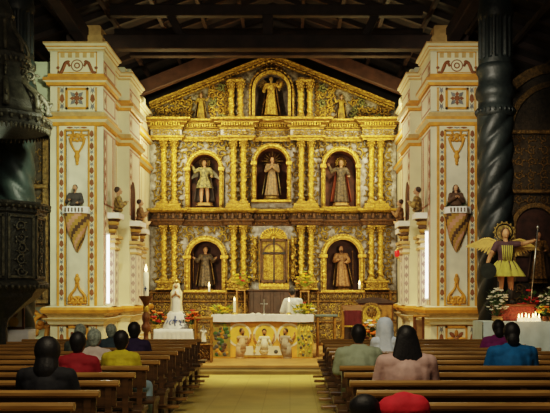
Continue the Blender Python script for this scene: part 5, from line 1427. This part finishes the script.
ORD = ['front', 'second', 'third', 'fourth', 'fifth', 'sixth', 'seventh', 'eighth', 'ninth', 'tenth', 'eleventh', 'twelfth', 'thirteenth']
pw = make_pew('x', XL1 - XL0)
for side, x0 in (('left', XL0), ('right', XR0)):
    for i in range(NR + (1 if side == 'right' else 0)):
        o = pw if (side == 'left' and i == 0) else copy_tree(pw)
        o.location = (x0, Y0 - PITCH * i, 0)
        who = {('left', 7): ', with the yellow shirt', ('left', 8): ', with the red shirt', ('left', 10): ', with the black-clad person', ('right', 7): ', with the grey-green shirt', ('right', 9): ', with the pink top', ('right', 12): ', with the leaning child'}.get((side, i), '')
        tag(o, 'brown wooden pew, %s from the altar on the %s side%s' % (ORD[i], side, who), 'pew', 'wooden pews of the nave')
def pew_y(i): return Y0 - PITCH * i
# ================================================================== PEOPLE
def hand(mb, w, d, k=1.):
    w = Vector(w); d = Vector(d).normalized(); sd = d.cross(Vector((0, 0, 1))); sd.normalize(); dn = Vector((0, 0, -1))
    mb.cap(w, .026 * k, w + d * .07 * k, .034 * k, 8)
    for q in range(4):
        b = w + d * .085 * k + sd * (q - 1.5) * .019 * k; L_ = (.065, .075, .07, .055)[q] * k
        c = b + d * L_ * .55 + dn * .008 * k; mb.cap(b, .0095 * k, c, .009 * k, 6); mb.cap(c, .009 * k, c + d * L_ * .4 + dn * .018 * k, .007 * k, 6)
    b = w + d * .03 * k - sd * .03 * k; c = b - sd * .025 * k + d * .03 * k; mb.cap(b, .012 * k, c, .010 * k, 6); mb.cap(c, .010 * k, c + d * .03 * k, .008 * k, 6)
def seated(label, x, row, top, shirt, hair, style='short', k=1., turn=0, lean=0, side=0, trousers='trousers_dark', wide=1., legs_out=0, group=None, y_off=.22, long_sleeve=False, neck_fwd=.03):
    # faces +y (towards the altar), sits on the pew of the given row
    root = thing('seated_person', label, 'person', (x, pew_y(row) + y_off, 0), turn, group)
    sc = (top - .46) / .86          # torso scale from seat to head top
    def T(p): return Vector((p[0] * wide * sc + side * max(0, p[2] - .5), p[1] + lean * max(0, p[2] - .5), .46 + (p[2] - .46) * sc))
    J = dict(pel=(0, 0, .56), wa=(0, -.01, .72), ch=(0, -.015, .90), nk=(0, 0, 1.06), hd=(0, neck_fwd, 1.20))
    body = MB()
    body.ell((0, 0, .585), (.17 * wide * sc, .13, .11)); body.cap(T((0, -.005, .66)), .125 * sc * wide, T((0, -.015, .88)), .13 * sc * wide)
    body.cap(T((-.13, -.015, .98)), .075 * sc, T((.13, -.015, .98)), .075 * sc); body.cap(T((-.06, 0, 1.03)), .05 * sc, T((.06, 0, 1.03)), .05 * sc)
    body.cap(T((0, 0, 1.02)), .055 * sc, T((0, neck_fwd * .6, 1.12)), .050 * sc)
    hd = T((0, neck_fwd, 1.205)); hs = .235 * k
    body.ell(hd, (hs * .33, hs * .40, hs * .48), 14, 10); body.ell(hd + Vector((0, hs * .12, -hs * .26)), (hs * .24, hs * .26, hs * .22))
    body.cap(hd + Vector((0, hs * .38, 0)), hs * .05, hd + Vector((0, hs * .45, -hs * .10)), hs * .06, 8)      # nose
    body.ell(hd + Vector((0, hs * .34, -hs * .27)), (hs * .12, hs * .06, hs * .045))                                # lips
    for s_ in (-1, 1): body.ell(hd + Vector((s_ * hs * .34, -hs * .01, -hs * .03)), (hs * .035, hs * .07, hs * .11), 8, 6)   # ears
    arms = []
    for s_ in (-1, 1):
        sh = T((s_ * .185, -.01, .985)); el = T((s_ * .235, .06, .74)); wr = T((s_ * .12, .30, .64))
        body.chain([sh, el, wr], [.055 * sc, .043 * sc, .03 * sc]); arms.append((sh, el, wr))
    kn = []
    for s_ in (-1, 1):
        hp = T((s_ * .09, .02, .555)); hp.z = .565
        if legs_out and s_ == 1: K = Vector((.30 * legs_out + .1, .36, .55)); A = Vector((.34 * legs_out + .1, .27, .09))
        elif legs_out and s_ == -1: K = Vector((.12 * legs_out, .42, .55)); A = Vector((.14 * legs_out, .27, .09))
        else: K = Vector((s_ * .11, .42, .55)); A = Vector((s_ * .11, .25, .09))
        body.chain([hp, K, A], [.085, .062, .042]); body.cap(A + Vector((0, -.02, -.045)), .038, A + Vector((0, .13, -.055)), .03); kn.append((hp, K, A))
    ex = MB()
    for s_, (sh, el, wr) in zip((-1, 1), arms): hand(ex, wr, Vector((-s_ * .25, .9, -.25)), .95)
    # hands rest on the thighs; eyes
    remesh(body, 'body', 'skin', .016, 3, root, None, ex)
    ey = MB()
    for s_ in (-1, 1): ey.ell(hd + Vector((s_ * hs * .14, hs * .355, hs * .0)), (hs * .05, hs * .03, hs * .035), 8, 5)
    ey.build('eyes', 'hair_black', root)
    # garment
    g = MB(); b = .016
    g.ell((0, -.005, .585), (.185 * wide * sc, .145, .115)); g.cap(T((0, -.005, .66)), (.14 * sc * wide), T((0, -.02, .87)), .147 * sc * wide)
    g.cap(T((-.13, -.018, .98)), .092 * sc, T((.13, -.018, .98)), .092 * sc); g.cap(T((-.05, -.012, 1.035)), .062 * sc, T((.05, -.012, 1.035)), .062 * sc)
    g.cap(T((-.12, -.03, .90)), .09 * sc, T((-.10, -.01, .66)), .09 * sc * wide); g.cap(T((.12, -.03, .90)), .09 * sc, T((.10, -.01, .66)), .09 * sc * wide)
    for sh, el, wr in arms:
        e2 = el if not long_sleeve else el
        g.cap(sh, .076 * sc, sh.lerp(el, .85), .066 * sc)
        if long_sleeve: g.cap(el, .064 * sc, el.lerp(wr, .9), .048 * sc); g.cap(sh.lerp(el, .85), .066 * sc, el, .064 * sc)
    # cloth folds across the back
    for q, (z, w) in enumerate(((.62, .13), (.70, .10), (.80, .09))):
        g.cap(T((-w, -.125, z)), .020, T((w * .7, -.135, z + (.03 if q % 2 else -.03))), .016)
    remesh(g, 'shirt' if shirt != 'veil' else 'habit', shirt, .014, 3, root)
    tr = MB()
    for hp, K, A in kn: tr.chain([hp, K, A + Vector((0, 0, .03))], [.095, .078, .062])
    tr.ell((0, .01, .565), (.18 * wide, .14, .09)); remesh(tr, 'trousers', trousers, .016, 3, root)
    sh_ = MB()
    for hp, K, A in kn: sh_.cap(A + Vector((0, -.03, -.045)), .045, A + Vector((0, .14, -.058)), .034)
    sh_.build('shoes', 'trousers_dark', root)
    # hair
    h = MB(); R = (hs * .375, hs * .44, hs * .46)
    def cap_(c, r, cut):   # hair shell with open face: an ellipsoid pushed back and up
        h.ell(c, r, 16, 12)
    if style in ('short', 'bald'):
        cap_(hd + Vector((0, -hs * .07, hs * .09)), (hs * .37, hs * .42, hs * .43), 0); h.ell(hd + Vector((0, -hs * .22, -hs * .16)), (hs * .29, hs * .20, hs * .28))
        remesh(h, 'hair', hair, .011, 3, root)
    elif style == 'bun':
        cap_(hd + Vector((0, -hs * .07, hs * .08)), (hs * .39, hs * .43, hs * .45), 0); h.ell(hd + Vector((0, -hs * .36, -hs * .30)), (hs * .30, hs * .24, hs * .34)); h.ell(hd + Vector((0, -hs * .2, -hs * .2)), (hs * .32, hs * .25, hs * .3))
        remesh(h, 'hair', hair, .011, 3, root)
    elif style == 'long':
        cap_(hd + Vector((0, -hs * .07, hs * .08)), (hs * .42, hs * .45, hs * .46), 0)
        for i in range(9):
            a = -.95 + 1.9 * i / 8; px = math.sin(a)
            p0 = hd + Vector((px * hs * .34, -hs * .16 - hs * .2 * math.cos(a), hs * .05)); p1 = hd + Vector((px * hs * .60, -hs * .30 - hs * .14 * math.cos(a), -hs * .75)); p2 = hd + Vector((px * hs * (.86 + .14 * (i % 2)), -hs * .46 - hs * .10 * math.cos(a), -hs * (1.10 + .22 * ((i * 5) % 3))))
            h.chain([p0, p1, p2], [hs * .15, hs * .13, hs * .04], 8)
        remesh(h, 'hair', hair, .011, 2, root)
    elif style == 'veil':
        n = 24; vs = []; prof = [(0.02, .52), (.24, .47), (.38, .30), (.43, .05), (.44, -.25), (.46, -.6), (.52, -.95), (.60, -1.25)]
        for r, z in prof:
            for i in range(n + 1):
                a = PI + (PI * -.22) + PI * 1.44 * i / n
                f = 1 + (.06 * math.cos(6 * a) if z < -.2 else 0)
                vs.append(hd + Vector((hs * r * f * math.cos(a), hs * (r * 1.05 * f * math.sin(a)) - hs * .04, hs * z)))
        q = [v + (hd - v).normalized() * .008 for v in vs]; o = len(vs); fs = []
        for j in range(len(prof) - 1):
            for i in range(n): t = (j * (n + 1) + i, j * (n + 1) + i + 1, (j + 1) * (n + 1) + i + 1, (j + 1) * (n + 1) + i); fs += [t, tuple(o + e for e in t[::-1])]
        h.add(vs + q, fs, True); h.build('veil', 'veil', root)
    elif style == 'hood':
        cap_(hd + Vector((0, -hs * .07, hs * .05)), (hs * .46, hs * .48, hs * .52), 0); h.cap(hd + Vector((0, -hs * .12, -hs * .2)), hs * .40, hd + Vector((0, -hs * .22, -hs * .62)), hs * .46)
        remesh(h, 'hair', hair, .011, 3, root)
    return root
def sx_(px, row): return PX(px, pew_y(row) + .22)
def tz_(py, row): return PZ(py, pew_y(row) + .22)
seated('person all in black with dark hair, nearest of the seated people', sx_(47, 10), 10, tz_(339.5, 10), 'shirt_black', 'hair_black', 'hood', 1.05, wide=1.12)
seated('person in dark red shirt with black hair in the left pews', sx_(77.5, 8), 8, tz_(333, 8), 'shirt_red', 'hair_black', 'short', 1.02, wide=1.0)
seated('person in bright yellow shirt and jeans at the aisle end of a left pew', sx_(121, 7), 7, tz_(332, 7), 'shirt_yellow', 'hair_black', 'short', 1.05, wide=.98, trousers='jeans', legs_out=.45)
seated('grey-haired person in pale top between the red and yellow shirts', sx_(94, 6), 6, tz_(330.5, 6), 'shirt_white', 'hair_grey', 'short', 1.05, wide=1.05)
seated('grey-haired person mostly hidden behind the red-shirted person', sx_(80, 4), 4, tz_(325, 4), 'shirt_olive', 'hair_grey', 'short', 1.0)
seated('grey-haired person in dark teal jacket in front of the pale top', sx_(111, 3), 3, tz_(325, 3), 'shirt_teal', 'hair_grey', 'short', 1.0)
seated('black-haired person in navy purple jacket in the left pews', sx_(134, 4), 4, tz_(323.5, 4), 'shirt_navy', 'hair_black', 'short', 1.12, wide=1.05)
seated('broad person in grey-green shirt at the aisle end of a right pew', sx_(359, 7), 7, tz_(325, 7), 'shirt_sage', 'hair_black', 'short', 1.05, wide=1.12, trousers='trousers_sage', legs_out=-.7, lean=.06)
seated('person wearing a white veil in the right pews', sx_(385, 4), 4, tz_(319.5, 4), 'veil', 'hair_black', 'veil', 1.22, wide=.8)
seated('person with long black hair in a pale pink top in the right pews', sx_(406.5, 9), 9, tz_(326, 9), 'shirt_pink', 'hair_black', 'long', 1.05, wide=1.15)
seated('person in purple top with black hair before the side altar cloth', sx_(494, 3), 3, tz_(321, 3), 'shirt_purple', 'hair_black', 'bun', 1.08, side=.10)
seated('person in bright blue top with dark gathered hair', sx_(512, 7), 7, tz_(323, 7), 'shirt_blue', 'hair_black', 'bun', 1.06, wide=1.18)
# child leaning sideways in the nearest right pew
yb = pew_y(12) + .2
def lean_child():
    root = thing('leaning_child', 'dark-haired child in scarlet shirt leaning sideways in the nearest pew', 'person', (PX(404, yb), yb, 0))
    def q(px, py, dy=0): return Vector((PX(px, yb) - PX(404, yb), dy, PZ(py, yb)))
    b = MB(); hd = q(366, 409.5, .02); pel = Vector((.16, .05, .60)); ch = q(404, 410, .0); sh = q(390, 409, 0)
    b.ell(pel, (.13, .12, .10)); b.cap(pel, .11, ch, .105); b.cap(ch, .10, sh, .07); b.cap(sh, .045, hd + Vector((.06, 0, -.02)), .042)
    b.ell(hd, (.098, .095, .085), 14, 10); b.ell(hd + Vector((-.02, .06, -.02)), (.07, .06, .06)); b.cap(hd + Vector((-.01, .09, 0)), .012, hd + Vector((-.01, .11, -.02)), .013); b.ell(hd + Vector((.02, -.02, .085)), (.025, .02, .012))
    b.chain([sh + Vector((.01, .02, .03)), Vector((.02, .24, .68)), Vector((-.14, .34, .57))], [.04, .035, .025]); b.chain([sh + Vector((-.01, .0, -.06)), Vector((-.12, .12, .62)), Vector((-.2, .28, .52))], [.04, .033, .025])
    b.chain([pel + Vector((-.07, .02, -.02)), Vector((.05, .36, .54)), Vector((.05, .22, .1))], [.07, .05, .035]); b.chain([pel + Vector((.07, .02, -.02)), Vector((.22, .36, .54)), Vector((.22, .22, .1))], [.07, .05, .035])
    ex = MB(); hand(ex, (-.14, .34, .57), (-.6, .6, -.3), .75); hand(ex, (-.2, .28, .52), (-.7, .5, -.1), .75)
    remesh(b, 'body', 'skin', .014, 3, root, None, ex)
    g = MB(); g.cap(pel, .125, ch + Vector((0, 0, .005)), .122); g.cap(ch, .118, sh, .088); g.cap(ch + Vector((.08, -.02, .01)), .10, sh + Vector((.03, -.03, .0)), .085); g.cap(sh + Vector((.01, .02, .03)), .06, Vector((.015, .2, .72)), .055); g.cap(sh + Vector((-.01, 0, -.06)), .058, Vector((-.1, .09, .66)), .05)
    remesh(g, 'shirt', 'shirt_scarlet', .013, 3, root)
    t = MB(); t.ell(pel, (.145, .135, .10))
    for x in (.05, .22): t.chain([pel + Vector((x - .14, .02, -.02)), Vector((x, .36, .54)), Vector((x, .22, .13))], [.085, .065, .05])
    remesh(t, 'trousers', 'trousers_dark', .014, 3, root)
    s_ = MB()
    for x in (.05, .22): s_.cap((x, .20, .045), .04, (x, .33, .035), .03)
    s_.build('shoes', 'trousers_dark', root)
    h = MB(); h.ell(hd + Vector((-.012, -.035, .015)), (.108, .095, .095), 14, 10); h.ell(hd + Vector((.03, -.05, -.03)), (.08, .06, .07)); remesh(h, 'hair', 'hair_black', .011, 2, root)
lean_child()
# person in white behind the altar, seen from behind
YPr = 21.4
def priest():
    root = thing('standing_person', 'black-haired person in white robe standing behind the altar', 'person', (PX(293, YPr), YPr, PF), .25)
    H = PZ(287.5, YPr) - PF
    def T(p): return Vector((p[0], p[1], p[2] * H / 1.7))
    b = MB(); hd = T((-.02, .05, 1.585))
    b.cap(T((0, 0, .95)), .14, T((0, 0, 1.2)), .14); b.cap(T((-.13, 0, 1.34)), .07, T((.13, 0, 1.34)), .07); b.cap(T((0, .01, 1.38)), .055, T((-.01, .035, 1.5)), .05)
    b.ell(hd, (.078, .095, .113), 14, 10); b.cap(hd + Vector((0, .09, 0)), .012, hd + Vector((0, .108, -.03)), .014); b.ell(hd + Vector((0, .03, -.06)), (.056, .06, .05))
    for s_ in (-1, 1):
        b.ell(hd + Vector((s_ * .08, 0, -.01)), (.008, .016, .026)); b.chain([T((s_ * .19, 0, 1.34)), T((s_ * .25, .08, 1.08)), T((s_ * .12, .32, 1.06))], [.055, .043, .03])
        b.chain([T((s_ * .09, 0, .92)), T((s_ * .1, .02, .5)), T((s_ * .1, 0, .08))], [.09, .06, .045]); b.cap(T((s_ * .1, -.02, .04)), .04, T((s_ * .11, .14, .03)), .03)
    ex = MB()
    for s_ in (-1, 1): hand(ex, T((s_ * .12, .32, 1.06)), (-s_ * .4, .8, .1))
    remesh(b, 'body', 'skin', .016, 3, root, None, ex)
    g = MB(); m = MB(); m.lathe([(.27, .08), (.25, .3), (.21, .8), (.19, 1.0), (.20, 1.2), (.17, 1.32), (.08, 1.42)], (0, 0, 0), 60, True, None, .05, 11, sy=.75); m.v = [tuple(T(v)) for v in m.v]; g.add(m.v, m.f, True)
    g.cap(T((-.14, 0, 1.34)), .088, T((.14, 0, 1.34)), .088)
    for s_ in (-1, 1): g.chain([T((s_ * .19, 0, 1.34)), T((s_ * .27, .06, 1.06)), T((s_ * .15, .26, 1.05))], [.08, .085, .08])
    remesh(g, 'robe', 'alb', .014, 2, root)
    h = MB(); h.ell(hd + Vector((0, -.018, .024)), (.09, .104, .105), 14, 10); h.ell(hd + Vector((0, -.05, -.03)), (.07, .055, .07)); remesh(h, 'hair', 'hair_black', .011, 2, root)
    e = MB()
    for s_ in (-1, 1): e.ell(hd + Vector((s_ * .033, .086, .0)), (.012, .008, .009), 8, 5)
    e.build('eyes', 'hair_black', root)
priest()
# ================================================================== LIGHT
wd = bpy.data.worlds.new('world'); SC.world = wd; wd.use_nodes = True
wd.node_tree.nodes['Background'].inputs[0].default_value = (.9, .75, .55, 1); wd.node_tree.nodes['Background'].inputs[1].default_value = .010
def lamp(name, kind, loc, target, power, color, size=.3, angle=60, blend=.6):
    l = bpy.data.lights.new(name, kind); o = bpy.data.objects.new(name, l); COL.objects.link(o)
    l.energy = power; l.color = color
    if kind == 'SPOT': l.spot_size = math.radians(angle); l.spot_blend = blend; l.shadow_soft_size = size
    elif kind == 'AREA': l.size = size
    else: l.shadow_soft_size = size
    o.location = loc; d = Vector(target) - Vector(loc); o.rotation_euler = d.to_track_quat('-Z', 'Y').to_euler()
    return o
WARM = (1., .80, .50); WHITE = (1., .93, .80)
for sx, n in ((-1, 'left'), (1, 'right')):
    xi = XI[sx]
    lamp('retablo_spot', 'SPOT', (AX + sx * 2.5, 21.4, 8.15), (AX - sx * .6, 25, 4.0), 700, WARM, .2, 100)
    lamp('retablo_low', 'SPOT', (AX + sx * 2.9, 20.4, 3.0), (AX - sx * 1.0, 25, 4.0), 430, WARM, .3, 110)
    lamp('wall_top', 'POINT', (xi - sx * .7, 23.4, 6.5), (0, 0, 0), 120, (1., .84, .42), .12)
    lamp('chancel_side', 'SPOT', (AX - sx * 1.5, 19.6, 6.9), (xi, 20.3, 3.6), 320, (1., .86, .74), .25, 80)
    lamp('pier_spot', 'SPOT', (AX + sx * 2.0, 12.5, 5.6), (xi + sx * .5, 18, 4.4), 820 if sx < 0 else 700, (.97, 1., .70) if sx < 0 else (1., .90, .70), .2, 70)
lamp('altar_spot', 'SPOT', (AX, 15.5, 6.9), (AX, 19, .8), 2000, (1., .84, .46), .3, 84)
lamp('nave_fill', 'AREA', (AX, 4.5, 6.3), (AX, 12, 1), 230, (1., .86, .62), 2.5)
lamp('pew_fill', 'SPOT', (1.5, 10.2, 6.8), (1.3, 11.2, .9), 210, (.93, .98, 1.), .2, 38)  # added unseen lamp that brightens the white veil and the pews near it
lamp('side_altar_light', 'SPOT', (3.3, 13.3, 3.9), (4.4, 15.4, 1.6), 170, (1., .84, .5), .15, 60)
lamp('votive_glow', 'POINT', (PX(526, 15.0), 14.9, 1.45), (0, 0, 0), 4, (1., .5, .18), .08)
lamp('aisle_glow', 'POINT', (-6.3, 17.0, 1.6), (0, 0, 0), 9, WHITE, .1)
lamp('aisle_right_fill', 'SPOT', (5.2, 16.5, 6.0), (6.6, 20.6, 3.6), 170, (1., .78, .5), .2, 70)  # added unseen lamp to lift the right aisle altarpiece
lamp('aisle_left_fill', 'POINT', (-6.1, 16.6, 3.6), (0, 0, 0), 30, (.9, 1., .7), .15)  # added lamp, not a visible source, brightening the left aisle altarpiece
lamp('pulpit_light', 'SPOT', (-2.5, 11.0, 5.2), (-5.1, 14.4, 3.8), 110, (.9, 1., .8), .2, 60)
